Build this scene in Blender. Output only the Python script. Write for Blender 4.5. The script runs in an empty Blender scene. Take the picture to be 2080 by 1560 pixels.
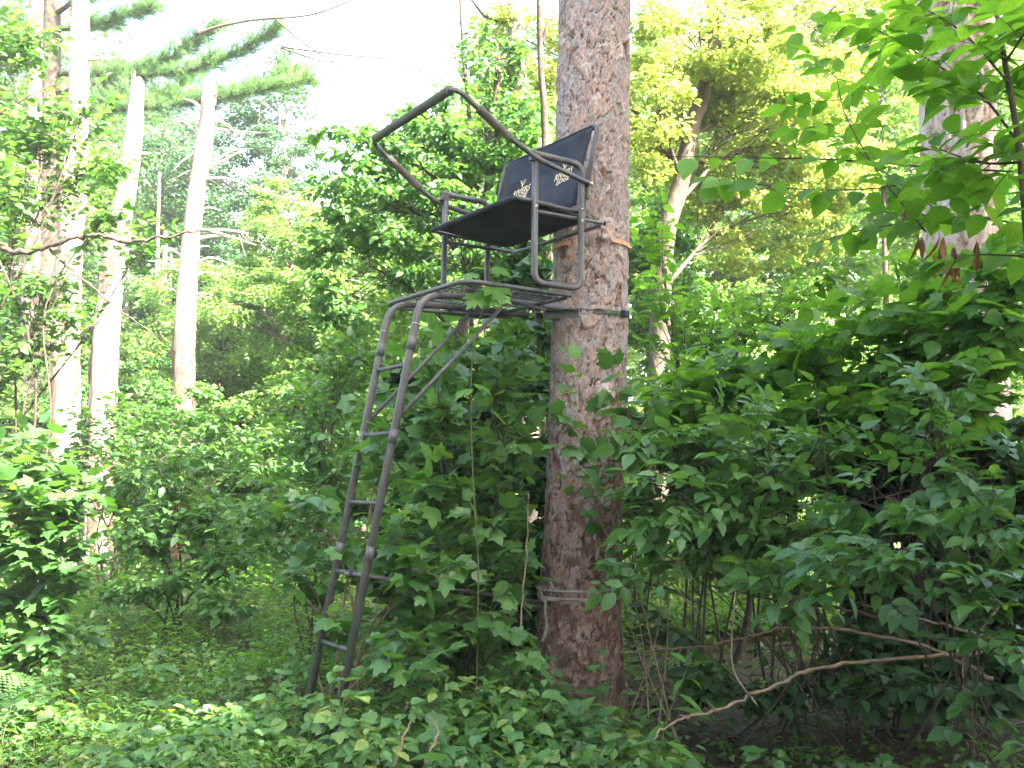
import bpy, math
import numpy as np
from mathutils import Vector, Matrix, noise as mnoise

# ------------------------------------------------------------------ camera, sky, sun, exposure
sc = bpy.context.scene
col = sc.collection
EYE = 1.67
PITCH, ROLL, FOC = .098, -.011, 2022.0
c_, s_ = math.cos(PITCH), math.sin(PITCH)
FWD = np.array([0, c_, s_]); UP0 = np.array([0, -s_, c_]); RT0 = np.array([1., 0, 0])
RT = RT0 * math.cos(ROLL) - UP0 * math.sin(ROLL)
UPV = RT0 * math.sin(ROLL) + UP0 * math.cos(ROLL)
CAM = np.array([0, 0, EYE])
cd = bpy.data.cameras.new('camera'); cam = bpy.data.objects.new('camera', cd); col.objects.link(cam)
cd.sensor_width = 36; cd.lens = 36 * FOC / 2080; cd.clip_end = 3000; cd.clip_start = .05
cam.matrix_world = Matrix([[RT[i], UPV[i], -FWD[i], CAM[i]] for i in range(3)] + [[0, 0, 0, 1]])
sc.camera = cam
SUN_AZ, SUN_EL = math.radians(129), math.radians(45)
wd = bpy.data.worlds.new('World'); sc.world = wd; wd.use_nodes = True
nt = wd.node_tree
sky = nt.nodes.new('ShaderNodeTexSky'); sky.sky_type = 'NISHITA'; sky.sun_disc = False
sky.sun_elevation = SUN_EL; sky.sun_rotation = SUN_AZ
sky.air_density = 1.0; sky.dust_density = 5.0; sky.ozone_density = .6
nt.links.new(sky.outputs[0], nt.nodes['Background'].inputs[0])
nt.nodes['Background'].inputs[1].default_value = .12
SUNV = Vector((math.sin(SUN_AZ) * math.cos(SUN_EL), math.cos(SUN_AZ) * math.cos(SUN_EL), math.sin(SUN_EL)))
sl = bpy.data.lights.new('sun', 'SUN'); sl.energy = 5.0; sl.angle = math.radians(.5); sl.color = (1, .95, .86)
so = bpy.data.objects.new('sun', sl); col.objects.link(so); so.rotation_euler = SUNV.to_track_quat('Z', 'Y').to_euler()
so.location = (20, -14, 30)
vs = sc.view_settings
vs.view_transform = 'Standard'; vs.look = 'None'; vs.exposure = 3.72; vs.gamma = 1
sc.render.engine = 'CYCLES'
sc.cycles.max_bounces = 8; sc.cycles.diffuse_bounces = 5; sc.cycles.glossy_bounces = 2
sc.cycles.transmission_bounces = 5; sc.cycles.use_denoising = True
sc.cycles.sample_clamp_indirect = 8

rng = np.random.default_rng(11)

def at(px, py, Y):                      # photograph pixel and ground distance -> world point
    d = FWD + RT * (px - 1040) / FOC + UPV * (780 - py) / FOC
    return CAM + d * (Y / d[1])
def pix(P):
    q = np.atleast_2d(P) - CAM
    d = q @ FWD
    return np.stack([1040 + FOC * (q @ RT) / d, 780 - FOC * (q @ UPV) / d, d], 1)

# ------------------------------------------------------------------ node materials
def _mat(name):
    m = bpy.data.materials.new(name); m.use_nodes = True
    n = m.node_tree.nodes; l = m.node_tree.links
    return m, n, l, n['Principled BSDF'], n['Material Output']
def ramp(n, stops, interp='LINEAR'):
    r = n.new('ShaderNodeValToRGB'); e = r.color_ramp.elements; r.color_ramp.interpolation = interp
    while len(e) < len(stops): e.new(.5)
    for i, (p, c) in enumerate(stops): e[i].position = p; e[i].color = (*c, 1)
    return r
def leaf_mat(name, cols, trans=.42, tcol=None, rough=.5, rib=.35, spec=.35):
    m, n, l, p, out = _mat(name)
    a = n.new('ShaderNodeAttribute'); a.attribute_name = 'tint'
    oi = n.new('ShaderNodeObjectInfo')
    ad = n.new('ShaderNodeMath'); ad.operation = 'ADD'; l.new(a.outputs['Fac'], ad.inputs[0]); l.new(oi.outputs['Random'], ad.inputs[1])
    fr = n.new('ShaderNodeMath'); fr.operation = 'FRACT'; l.new(ad.outputs[0], fr.inputs[0])
    k = len(cols); r = ramp(n, [(i / (k - 1), c) for i, c in enumerate(cols)]); l.new(fr.outputs[0], r.inputs[0])
    tc = n.new('ShaderNodeTexCoord')
    nz = n.new('ShaderNodeTexNoise'); nz.inputs['Scale'].default_value = 22; nz.inputs['Detail'].default_value = 3
    l.new(tc.outputs['Object'], nz.inputs['Vector'])
    mp = n.new('ShaderNodeMapRange'); mp.inputs[1].default_value = .3; mp.inputs[2].default_value = .7; mp.inputs[3].default_value = .72; mp.inputs[4].default_value = 1.25
    l.new(nz.outputs[0], mp.inputs[0])
    mul = n.new('ShaderNodeVectorMath'); mul.operation = 'SCALE'; l.new(r.outputs[0], mul.inputs[0]); l.new(mp.outputs[0], mul.inputs['Scale'])
    # pale midrib and side veins, drawn along the leaf's own UV
    sx = n.new('ShaderNodeSeparateXYZ'); l.new(tc.outputs['UV'], sx.inputs[0])
    d0 = n.new('ShaderNodeMath'); d0.operation = 'SUBTRACT'; l.new(sx.outputs[0], d0.inputs[0]); d0.inputs[1].default_value = .5
    d1 = n.new('ShaderNodeMath'); d1.operation = 'ABSOLUTE'; l.new(d0.outputs[0], d1.inputs[0])
    mr = n.new('ShaderNodeMapRange'); mr.inputs[1].default_value = .0; mr.inputs[2].default_value = .035; mr.inputs[3].default_value = 1; mr.inputs[4].default_value = 0
    l.new(d1.outputs[0], mr.inputs[0])
    v0 = n.new('ShaderNodeMath'); v0.operation = 'MULTIPLY_ADD'; l.new(d1.outputs[0], v0.inputs[0]); v0.inputs[1].default_value = -.9; l.new(sx.outputs[1], v0.inputs[2])
    v1 = n.new('ShaderNodeMath'); v1.operation = 'MULTIPLY'; l.new(v0.outputs[0], v1.inputs[0]); v1.inputs[1].default_value = 44
    v2 = n.new('ShaderNodeMath'); v2.operation = 'SINE'; l.new(v1.outputs[0], v2.inputs[0])
    v3 = n.new('ShaderNodeMapRange'); v3.inputs[1].default_value = .8; v3.inputs[2].default_value = 1; v3.inputs[3].default_value = 0; v3.inputs[4].default_value = .45
    l.new(v2.outputs[0], v3.inputs[0])
    mx = n.new('ShaderNodeMath'); mx.operation = 'MAXIMUM'; l.new(mr.outputs[0], mx.inputs[0]); l.new(v3.outputs[0], mx.inputs[1])
    ms = n.new('ShaderNodeMath'); ms.operation = 'MULTIPLY'; l.new(mx.outputs[0], ms.inputs[0]); ms.inputs[1].default_value = rib
    mixc = n.new('ShaderNodeMix'); mixc.data_type = 'RGBA'; l.new(ms.outputs[0], mixc.inputs[0]); l.new(mul.outputs[0], mixc.inputs[6])
    mixc.inputs[7].default_value = (.2, .3, .1, 1)
    l.new(mixc.outputs[2], p.inputs['Base Color']); p.inputs['Roughness'].default_value = rough
    p.inputs['Specular IOR Level'].default_value = spec
    tr = n.new('ShaderNodeBsdfTranslucent')
    tm = n.new('ShaderNodeVectorMath'); tm.operation = 'MULTIPLY'; l.new(mul.outputs[0], tm.inputs[0]); tm.inputs[1].default_value = tcol or (1.9, 1.75, .55)
    l.new(tm.outputs[0], tr.inputs[0])
    mix = n.new('ShaderNodeMixShader'); mix.inputs[0].default_value = trans
    l.new(p.outputs[0], mix.inputs[1]); l.new(tr.outputs[0], mix.inputs[2]); l.new(mix.outputs[0], out.inputs[0])
    return m
def solid_mat(name, c1, c2, scale=8, rough=.7, bump=.3, bscale=40, stretch=(1, 1, 1), metal=0, spec=.3, c3=None):
    m, n, l, p, out = _mat(name)
    tc = n.new('ShaderNodeTexCoord'); mpg = n.new('ShaderNodeMapping'); mpg.inputs['Scale'].default_value = stretch
    l.new(tc.outputs['Object'], mpg.inputs[0])
    nz = n.new('ShaderNodeTexNoise'); nz.inputs['Scale'].default_value = scale; nz.inputs['Detail'].default_value = 6; l.new(mpg.outputs[0], nz.inputs['Vector'])
    st = [(.32, c1), (.68, c2)] if c3 is None else [(.3, c1), (.5, c2), (.72, c3)]
    r = ramp(n, st); l.new(nz.outputs[0], r.inputs[0]); l.new(r.outputs[0], p.inputs['Base Color'])
    n2 = n.new('ShaderNodeTexNoise'); n2.inputs['Scale'].default_value = bscale; n2.inputs['Detail'].default_value = 5; l.new(mpg.outputs[0], n2.inputs['Vector'])
    b = n.new('ShaderNodeBump'); b.inputs['Strength'].default_value = bump; b.inputs['Distance'].default_value = .02
    l.new(n2.outputs[0], b.inputs['Height']); l.new(b.outputs[0], p.inputs['Normal'])
    p.inputs['Roughness'].default_value = rough; p.inputs['Metallic'].default_value = metal; p.inputs['Specular IOR Level'].default_value = spec
    return m
def bark_mat(name, stops, fine=.35):
    """plate colour from the 'plate' attribute, which also darkens along cracks besides their relief; noise only adds grain"""
    m, n, l, p, out = _mat(name)
    a = n.new('ShaderNodeAttribute'); a.attribute_name = 'plate'
    tc = n.new('ShaderNodeTexCoord'); mpg = n.new('ShaderNodeMapping'); mpg.inputs['Scale'].default_value = (1, 1, .62); l.new(tc.outputs['Object'], mpg.inputs[0])
    nz = n.new('ShaderNodeTexNoise'); nz.inputs['Scale'].default_value = 26; nz.inputs['Detail'].default_value = 8; nz.inputs['Roughness'].default_value = .65; l.new(mpg.outputs[0], nz.inputs['Vector'])
    ma = n.new('ShaderNodeMath'); ma.operation = 'MULTIPLY_ADD'; l.new(nz.outputs[0], ma.inputs[0]); ma.inputs[1].default_value = .6; ma.inputs[2].default_value = -.3
    ad = n.new('ShaderNodeMath'); ad.operation = 'ADD'; l.new(a.outputs['Fac'], ad.inputs[0]); l.new(ma.outputs[0], ad.inputs[1]); ad.use_clamp = True
    r = ramp(n, stops); l.new(ad.outputs[0], r.inputs[0])
    w = n.new('ShaderNodeTexNoise'); w.inputs['Scale'].default_value = 90; w.inputs['Detail'].default_value = 5; l.new(mpg.outputs[0], w.inputs['Vector'])
    mp = n.new('ShaderNodeMapRange'); mp.inputs[1].default_value = .3; mp.inputs[2].default_value = .7; mp.inputs[3].default_value = .65; mp.inputs[4].default_value = 1.3
    l.new(w.outputs[0], mp.inputs[0])
    sc_ = n.new('ShaderNodeVectorMath'); sc_.operation = 'SCALE'; l.new(r.outputs[0], sc_.inputs[0]); l.new(mp.outputs[0], sc_.inputs['Scale'])
    l.new(sc_.outputs[0], p.inputs['Base Color']); p.inputs['Roughness'].default_value = .85; p.inputs['Specular IOR Level'].default_value = .15
    b = n.new('ShaderNodeBump'); b.inputs['Strength'].default_value = fine; b.inputs['Distance'].default_value = .01
    l.new(nz.outputs[0], b.inputs['Height']); l.new(b.outputs[0], p.inputs['Normal'])
    return m

M = {}
M['shrub'] = leaf_mat('shrub_leaf', [(.036, .105, .026), (.06, .155, .04), (.045, .125, .034), (.095, .20, .055)], rough=.42, spec=.55)
M['shrub2'] = leaf_mat('fresh_shrub_leaf', [(.05, .13, .032), (.08, .185, .05), (.06, .15, .04), (.12, .23, .07)], rough=.42, spec=.5)
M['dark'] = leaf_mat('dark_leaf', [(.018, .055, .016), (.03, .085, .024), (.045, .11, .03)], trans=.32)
M['fresh'] = leaf_mat('fresh_leaf', [(.05, .14, .022), (.07, .18, .03), (.10, .22, .04)], trans=.5)
M['sap'] = leaf_mat('sapling_leaf', [(.055, .155, .024), (.085, .205, .034), (.11, .24, .042)], trans=.58)
M['herb'] = leaf_mat('herb_leaf', [(.055, .135, .04), (.085, .19, .055), (.065, .155, .04), (.13, .24, .07), (.17, .23, .06)], rough=.55)
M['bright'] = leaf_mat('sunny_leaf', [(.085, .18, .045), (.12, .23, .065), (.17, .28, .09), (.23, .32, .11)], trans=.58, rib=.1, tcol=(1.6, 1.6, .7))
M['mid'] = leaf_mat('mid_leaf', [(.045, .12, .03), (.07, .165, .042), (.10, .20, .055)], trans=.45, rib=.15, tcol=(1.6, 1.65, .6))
M['blue'] = leaf_mat('bluish_leaf', [(.05, .12, .055), (.07, .15, .075), (.09, .18, .08)], trans=.35, rib=.1, tcol=(1.3, 1.5, .8))
M['yellow'] = leaf_mat('yellowing_leaf', [(.20, .28, .075), (.31, .36, .11), (.28, .30, .08), (.14, .26, .06)], trans=.55, tcol=(1.4, 1.45, .75), rib=.15)
M['needle'] = leaf_mat('pine_needle', [(.06, .15, .06), (.09, .20, .08), (.14, .25, .10)], trans=.3, rib=0)
M['fern'] = leaf_mat('fern_frond', [(.07, .17, .05), (.10, .21, .06)], trans=.4, rib=.2)
M['dead'] = leaf_mat('withered_leaf', [(.14, .065, .03), (.2, .10, .045), (.10, .05, .025)], trans=.25, tcol=(1.3, 1.0, .7), rib=.1)
M['litter'] = leaf_mat('leaf_litter', [(.05, .03, .018), (.09, .055, .03), (.12, .085, .05), (.045, .035, .025)], trans=.1, tcol=(1, 1, 1), rib=.1)
M['stem'] = solid_mat('green_stem', (.05, .07, .02), (.10, .10, .04), 14, .7)
M['twig'] = solid_mat('brown_twig', (.03, .022, .015), (.075, .058, .042), 12, .85)
M['cane'] = solid_mat('pale_cane', (.10, .07, .05), (.24, .17, .12), 16, .8)
M['deadwood'] = solid_mat('weathered_wood', (.2, .15, .13), (.44, .39, .35), 9, .85, stretch=(1, 1, .3))
M['snag'] = solid_mat('stripped_trunk_wood', (.09, .042, .028), (.30, .23, .19), 7, .85, bump=1, bscale=30, stretch=(1, 1, .2), c3=(.42, .37, .34))
M['redbark'] = solid_mat('reddish_bark', (.07, .035, .025), (.20, .11, .08), 9, .9, bump=1, bscale=30, stretch=(1, 1, .3))
M['brownbark'] = solid_mat('brown_bark', (.05, .036, .026), (.12, .092, .068), 7, .9, bump=.8, bscale=26, stretch=(1, 1, .3))
M['farbark'] = solid_mat('grey_bark', (.11, .085, .07), (.27, .22, .19), 6, .9, bump=.7, bscale=22, stretch=(1, 1, .25))
M['bark'] = bark_mat('pine_bark', [(0, (.04, .024, .019)), (.16, (.105, .065, .05)), (.30, (.205, .13, .10)), (.44, (.205, .175, .168)), (.58, (.26, .235, .232)), (.70, (.265, .175, .142)), (.84, (.31, .225, .19)), (1, (.36, .325, .31))])
M['bark2'] = bark_mat('fissured_bark', [(0, (.16, .08, .05)), (.3, (.30, .20, .15)), (.6, (.42, .33, .28)), (1, (.5, .44, .4))])
M['metal'] = solid_mat('painted_steel', (.034, .034, .036), (.052, .051, .053), 14, .5, bump=.12, bscale=160, spec=.45, c3=(.075, .066, .062))
M['cloth'] = solid_mat('sling_fabric', (.013, .017, .025), (.026, .031, .041), 7, .85, bump=.25, bscale=320, spec=.2)
M['foam'] = solid_mat('foam_grip', (.05, .045, .04), (.085, .075, .066), 10, .85, bump=.3, bscale=120)
M['foamg'] = solid_mat('green_foam_grip', (.05, .056, .045), (.085, .09, .072), 7, .8, bump=.25, bscale=120)
M['bolt'] = solid_mat('zinc_bolt', (.35, .31, .25), (.55, .5, .42), 30, .4, metal=.7)
M['print'] = solid_mat('gold_print', (.52, .42, .24), (.62, .52, .32), 30, .8, bump=.05)
M['orange'] = solid_mat('orange_webbing', (.42, .20, .10), (.55, .30, .17), 30, .8, bump=.3, bscale=200)
M['greenweb'] = solid_mat('green_webbing', (.035, .06, .03), (.07, .10, .05), 30, .8, bump=.3, bscale=200)
M['rope'] = solid_mat('grey_rope', (.16, .145, .125), (.30, .275, .24), 40, .9, bump=.6, bscale=150)
M['soil'] = solid_mat('forest_floor', (.022, .017, .011), (.05, .038, .022), 5, .95, bump=.8, bscale=30, c3=(.04, .055, .02))

# ------------------------------------------------------------------ object and mesh helpers
def tag(o, label=None, cat=None, group=None, kind=None):
    for k, v in (('label', label), ('category', cat), ('group', group), ('kind', kind)):
        if v: o[k] = v
    return o
def empty(name, loc, label=None, cat=None, group=None):
    o = bpy.data.objects.new(name, None); col.objects.link(o); o.location = Vector(loc); o.empty_display_size = .1
    return tag(o, label, cat, group)
SX_, SY_ = -math.cos(.603), -math.sin(.603)      # square tubes stand square to the stand
class MB:
    def __init__(s): s.v = []; s.f = []
    def add(s, v, f):
        k = len(s.v); s.v += [tuple(x) for x in v]; s.f += [tuple(i + k for i in q) for q in f]
    def box(s, c, ax, h):
        c = np.array(c, float); A = [np.array(a, float) * hh for a, hh in zip(ax, h)]
        s.add([c + A[0] * i + A[1] * j + A[2] * k for i in (-1, 1) for j in (-1, 1) for k in (-1, 1)],
              [(0, 1, 3, 2), (4, 6, 7, 5), (0, 4, 5, 1), (2, 3, 7, 6), (0, 2, 6, 4), (1, 5, 7, 3)])
    def tube(s, pts, rad, n=6, cap=True, sq=0, jag=None):
        P = np.array(pts, float); N = len(P); rad = np.broadcast_to(np.array(rad, float), (N,))
        T = np.gradient(P, axis=0); T /= np.linalg.norm(T, axis=1)[:, None] + 1e-9
        ref = np.array([0, 0, 1.]) if abs(T[0, 2]) < .9 else np.array([SX_, SY_, 0])
        x = np.cross(T[0], ref); x /= np.linalg.norm(x) + 1e-9
        ang = np.arange(n) * 2 * math.pi / n + (math.pi / n if sq else 0)
        rr = np.ones(n)
        if sq: rr = 1 / np.maximum(abs(np.cos(ang)), abs(np.sin(ang))); rr = rr * (1 - sq) + sq * np.minimum(rr, 1.2)
        V = []
        for i in range(N):
            x = x - T[i] * (x @ T[i]); x /= np.linalg.norm(x) + 1e-9; y = np.cross(x, T[i])
            ring = P[i] + rad[i] * (np.cos(ang)[:, None] * x + np.sin(ang)[:, None] * y) * rr[:, None]
            V.append(ring)
        V = np.concatenate(V); F = []
        for i in range(N - 1):
            for j in range(n):
                a = i * n + j; b = i * n + (j + 1) % n
                F.append((a, b, b + n, a + n))
        if cap: F.append(tuple(range(n - 1, -1, -1))); F.append(tuple(range((N - 1) * n, N * n)))
        s.add(V, F)
    def build(s, name, mat, parent=None, origin=None, smooth=True):
        me = bpy.data.meshes.new(name); v = s.v
        if origin is not None: v = [tuple(np.array(x) - np.array(origin)) for x in v]
        me.from_pydata(v, [], s.f)
        if smooth: me.shade_smooth()
        me.materials.append(M[mat] if isinstance(mat, str) else mat)
        o = bpy.data.objects.new(name, me); col.objects.link(o)
        if parent: o.parent = parent
        return o
def bez(pts, n=8):
    """smooth curve through points (Catmull-Rom)"""
    P = [np.array(p, float) for p in pts]; P = [2 * P[0] - P[1]] + P + [2 * P[-1] - P[-2]]; out = []
    for i in range(1, len(P) - 2):
        for t in np.linspace(0, 1, n, endpoint=False):
            a, b, c, d = P[i - 1:i + 3]
            out.append(.5 * (2 * b + (c - a) * t + (2 * a - 5 * b + 4 * c - d) * t * t + (3 * b - a - 3 * c + d) * t ** 3))
    out.append(P[-2]); return np.array(out)
def rounded(pts, r, n=5, closed=False):
    """polyline with rounded corners"""
    P = [np.array(p, float) for p in pts]; out = []
    m = len(P)
    for i in range(m):
        if not closed and i in (0, m - 1): out.append(P[i]); continue
        a, b, c = P[i - 1], P[i], P[(i + 1) % m]
        da = (a - b); la = np.linalg.norm(da); dc = (c - b); lc = np.linalg.norm(dc)
        k = min(r, la * .48, lc * .48); p0 = b + da / la * k; p1 = b + dc / lc * k
        for t in np.linspace(0, 1, n): out.append((1 - t) ** 2 * p0 + 2 * t * (1 - t) * b + t * t * p1)
    if closed: out.append(out[0])
    return np.array(out)

# ---- leaf templates: verts (x across, y along, z up), triangles, uv
def strip_leaf(ys, ws, fold=.25, droop=.18, skew=0):
    v = [(0, 0, 0)]; uv = [(.5, 0)]; t = []
    for y, w in zip(ys, ws):
        z = -droop * y * y
        for sx in (-1, 0, 1):
            v.append((sx * w + skew * y * y, y, z + fold * w * abs(sx))); uv.append((.5 + .5 * sx, y))
    v.append((skew, 1, -droop)); uv.append((.5, 1)); k = len(ys); L = len(v) - 1
    t += [(0, 2, 1), (0, 3, 2)]
    for i in range(k - 1):
        a = 1 + 3 * i
        t += [(a, a + 1, a + 4), (a, a + 4, a + 3), (a + 1, a + 2, a + 5), (a + 1, a + 5, a + 4)]
    a = 1 + 3 * (k - 1); t += [(a, a + 1, L), (a + 1, a + 2, L)]
    return np.array(v), np.array(t), np.array(uv)
def lobed_leaf(half, fold=.2, droop=.2, skew=0):
    v = [(0, 0, 0), (0, .38, 0), (0, 1, 0)]; t = []
    R = [(x, y, 0) for x, y in half]; k = len(R)
    v += R + [(-x, y, 0) for x, y, _ in R]
    for off, fl in ((3, 0), (3 + k, 1)):
        ch = [0] + list(range(off, off + k)) + [2]
        for a, b in zip(ch[:-1], ch[1:]): t.append((1, b, a) if fl else (1, a, b))
    v = np.array(v, float); uv = np.stack([.5 + .5 * v[:, 0] / .6, v[:, 1]], 1)
    v[:, 2] = fold * abs(v[:, 0]) - droop * v[:, 1] ** 2 - .12 * v[:, 0] ** 2 * 2; v[:, 0] += skew * v[:, 1] ** 2
    return v, np.array(t), uv
OV = ((.1, .3, .52, .74, .9), (.15, .29, .3, .19, .07))
T_ov = [strip_leaf(*OV, f, d, s) for f, d, s in ((.3, .12, .05), (.15, .3, -.08), (.45, .2, .1))]
T_wide = [strip_leaf((.06, .25, .5, .75, .92), (.2, .38, .4, .24, .08), f, d, s) for f, d, s in ((.25, .15, .05), (.12, .32, -.06), (.4, .2, .08))]
T_lance = [strip_leaf((.15, .4, .65, .85), (.07, .12, .1, .05), f, d, s) for f, d, s in ((.3, .25, .1), (.3, .5, -.12))]
HALF = ((.16, -.05), (.38, .04), (.5, .24), (.44, .42), (.56, .64), (.42, .66), (.26, .66), (.2, .82))
T_lobe = [lobed_leaf(HALF, f, d, s) for f, d, s in ((.22, .2, .05), (.1, .38, -.08), (.3, .12, .04))]
MAPLE = ((.1, .02), (.36, -.06), (.3, .12), (.62, .30), (.52, .38), (.58, .62), (.24, .52), (.3, .78), (.16, .74))
T_maple = [lobed_leaf(MAPLE, f, d, s) for f, d, s in ((.12, .3, .04), (.05, .45, -.06))]
T_far = [(np.array([(0, 0, 0), (.3, .3, .1), (.26, .68, .05), (0, 1, -.12), (-.26, .68, .05), (-.3, .3, .1)]), np.array([(0, 1, 2), (0, 2, 3), (0, 3, 4), (0, 4, 5)]), np.array([(.5, 0), (1, .3), (.9, .7), (.5, 1), (.1, .7), (0, .3)]))]
T_tiny = [(np.array([(0, 0, 0), (.34, .45, .1), (0, 1, -.1), (-.34, .45, .1)]), np.array([(0, 1, 2), (0, 2, 3)]), np.array([(.5, 0), (1, .5), (.5, 1), (0, .5)]))]
def tuft(k=19, sd=3):
    r = np.random.default_rng(sd); v = []; t = []
    for i in range(k):
        d = np.array([r.normal(0, .55), 1, r.normal(0, .55)]); d /= np.linalg.norm(d); L = r.uniform(.7, 1)
        s = np.cross(d, r.normal(size=3)); s /= np.linalg.norm(s); b = len(v)
        o = np.array([0, r.uniform(-.5, .3), 0])
        v += [o + s * .019, o - s * .019, o + d * L + np.array([0, 0, -.1 * L])]; t.append((b, b + 1, b + 2))
    return np.array(v), np.array(t), np.full((len(v), 2), .3)
T_tuft = [tuft(sd=3), tuft(sd=4)]
T_ovl = [strip_leaf((.28, .7), (.28, .21), .3, .2, s) for s in (.05, -.06)]
T_widel = [strip_leaf((.25, .68), (.37, .28), .25, .22, s) for s in (.05, -.06)]
T_lancel = [strip_leaf((.45,), (.12,), .3, .3, .1)]
T_lobel = [lobed_leaf(((.38, .04), (.46, .4), (.56, .64), (.26, .66)), .2, .2, .04)]
T_tinyn = [(np.array([(0, 0, 0), (.13, .45, .05), (0, 1, -.2), (-.13, .45, .05)]), np.array([(0, 1, 2), (0, 2, 3)]), np.array([(.5, 0), (1, .5), (.5, 1), (0, .5)]))]
LOWT = {id(T_maple): T_maple, id(T_ov): T_ovl, id(T_wide): T_widel, id(T_lobe): T_lobel, id(T_lance): T_lancel, id(T_far): T_tiny}

def nrm(a): return a / (np.linalg.norm(a, axis=-1, keepdims=True) + 1e-9)
def basis(d, n):
    y = nrm(d); x = nrm(np.cross(y, n)); z = np.cross(x, y); return x, y, z
def mesh_np(name, V, T, uv=None, tint=None, smooth=False):
    me = bpy.data.meshes.new(name); nv, ntr = len(V), len(T)
    me.vertices.add(nv); me.vertices.foreach_set('co', np.ascontiguousarray(V, np.float32).ravel())
    me.loops.add(ntr * 3); me.loops.foreach_set('vertex_index', np.ascontiguousarray(T, np.int32).ravel())
    me.polygons.add(ntr); me.polygons.foreach_set('loop_start', np.arange(0, ntr * 3, 3, dtype=np.int32))
    if uv is not None:
        ul = me.uv_layers.new(name='uv'); ul.data.foreach_set('uv', np.ascontiguousarray(uv[T.ravel()], np.float32).ravel())
    if tint is not None:
        at_ = me.attributes.new('tint', 'FLOAT', 'POINT'); at_.data.foreach_set('value', np.ascontiguousarray(tint, np.float32))
    if smooth: me.polygons.foreach_set('use_smooth', np.ones(ntr, bool))
    me.update(calc_edges=True); return me
def leaf_mesh(name, tm, pos, d, n, size, mat, wid=None):
    """all leaves as one mesh; tm is a list of templates dealt out among the leaves"""
    x, y, z = basis(d, n); pick = rng.integers(0, len(tm), len(pos)); Vs = []; Ts = []; Us = []; Ti = []; off = 0
    size = np.broadcast_to(size, (len(pos),)); ran = rng.random(len(pos)); wv = rng.uniform(.85, 1.15, len(pos))
    for k, (v, t, uv) in enumerate(tm):
        q = np.where(pick == k)[0]
        if len(q) == 0: continue
        s = size[q][:, None, None]
        V = pos[q][:, None] + s * (v[None, :, :1] * wv[q][:, None, None] * x[q][:, None] + v[None, :, 1:2] * y[q][:, None] + v[None, :, 2:] * z[q][:, None])
        Vs.append(V.reshape(-1, 3)); Ts.append((t[None] + (np.arange(len(q)) * len(v))[:, None, None] + off).reshape(-1, 3))
        Us.append(np.tile(uv, (len(q), 1))); Ti.append(np.repeat(ran[q], len(v))); off += len(q) * len(v)
    me = mesh_np(name, np.concatenate(Vs), np.concatenate(Ts), np.concatenate(Us), np.concatenate(Ti), True)
    me.materials.append(M[mat]); return me
_single = {}
def leaf_data(tm, k, mat):
    key = (id(tm), k, mat)
    if key not in _single:
        v, t, uv = tm[k]; me = mesh_np('leaf', v, t, uv, None, True); me.materials.append(M[mat]); _single[key] = me
    return _single[key]
def emit_leaves(parent, org, tm, pos, d, n, size, mat, single=0, part='leaf', rest='foliage'):
    pos = np.array(pos); d = np.array(d); n = np.array(n); size = np.array(size)
    org = np.array(org, float)
    if single:
        p = pix(pos); inf = (p[:, 0] > -30) & (p[:, 0] < 2110) & (p[:, 1] > -30) & (p[:, 1] < 1590)
        score = np.where(inf, size / p[:, 2], 0) * rng.uniform(.8, 1.2, len(pos)); idx = np.argsort(-score)[:single]; idx = idx[score[idx] > 0]
        x, y, z = basis(d[idx], n[idx]); s = size[idx]
        for i, q in enumerate(idx):
            o = bpy.data.objects.new(part, leaf_data(tm, int(rng.integers(len(tm))), mat)); col.objects.link(o); o.parent = parent
            a, b, c, e = x[i] * s[i], y[i] * s[i], z[i] * s[i], pos[q] - org
            o.matrix_local = Matrix(((a[0], b[0], c[0], e[0]), (a[1], b[1], c[1], e[1]), (a[2], b[2], c[2], e[2]), (0, 0, 0, 1)))
        keep = np.ones(len(pos), bool); keep[idx] = False
        pos, d, n, size = pos[keep], d[keep], n[keep], size[keep]
    if len(pos):
        o = bpy.data.objects.new(rest, leaf_mesh(rest, LOWT.get(id(tm), tm) if single else tm, pos - org, d, n, size, mat)); col.objects.link(o); o.parent = parent
        if single: o['kind'] = 'stuff'
        return o

TRUNK = np.array([.56, 6.98, 0])
def clear(p, r=.36): return np.hypot(p[0] - TRUNK[0], p[1] - TRUNK[1]) > r

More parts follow.
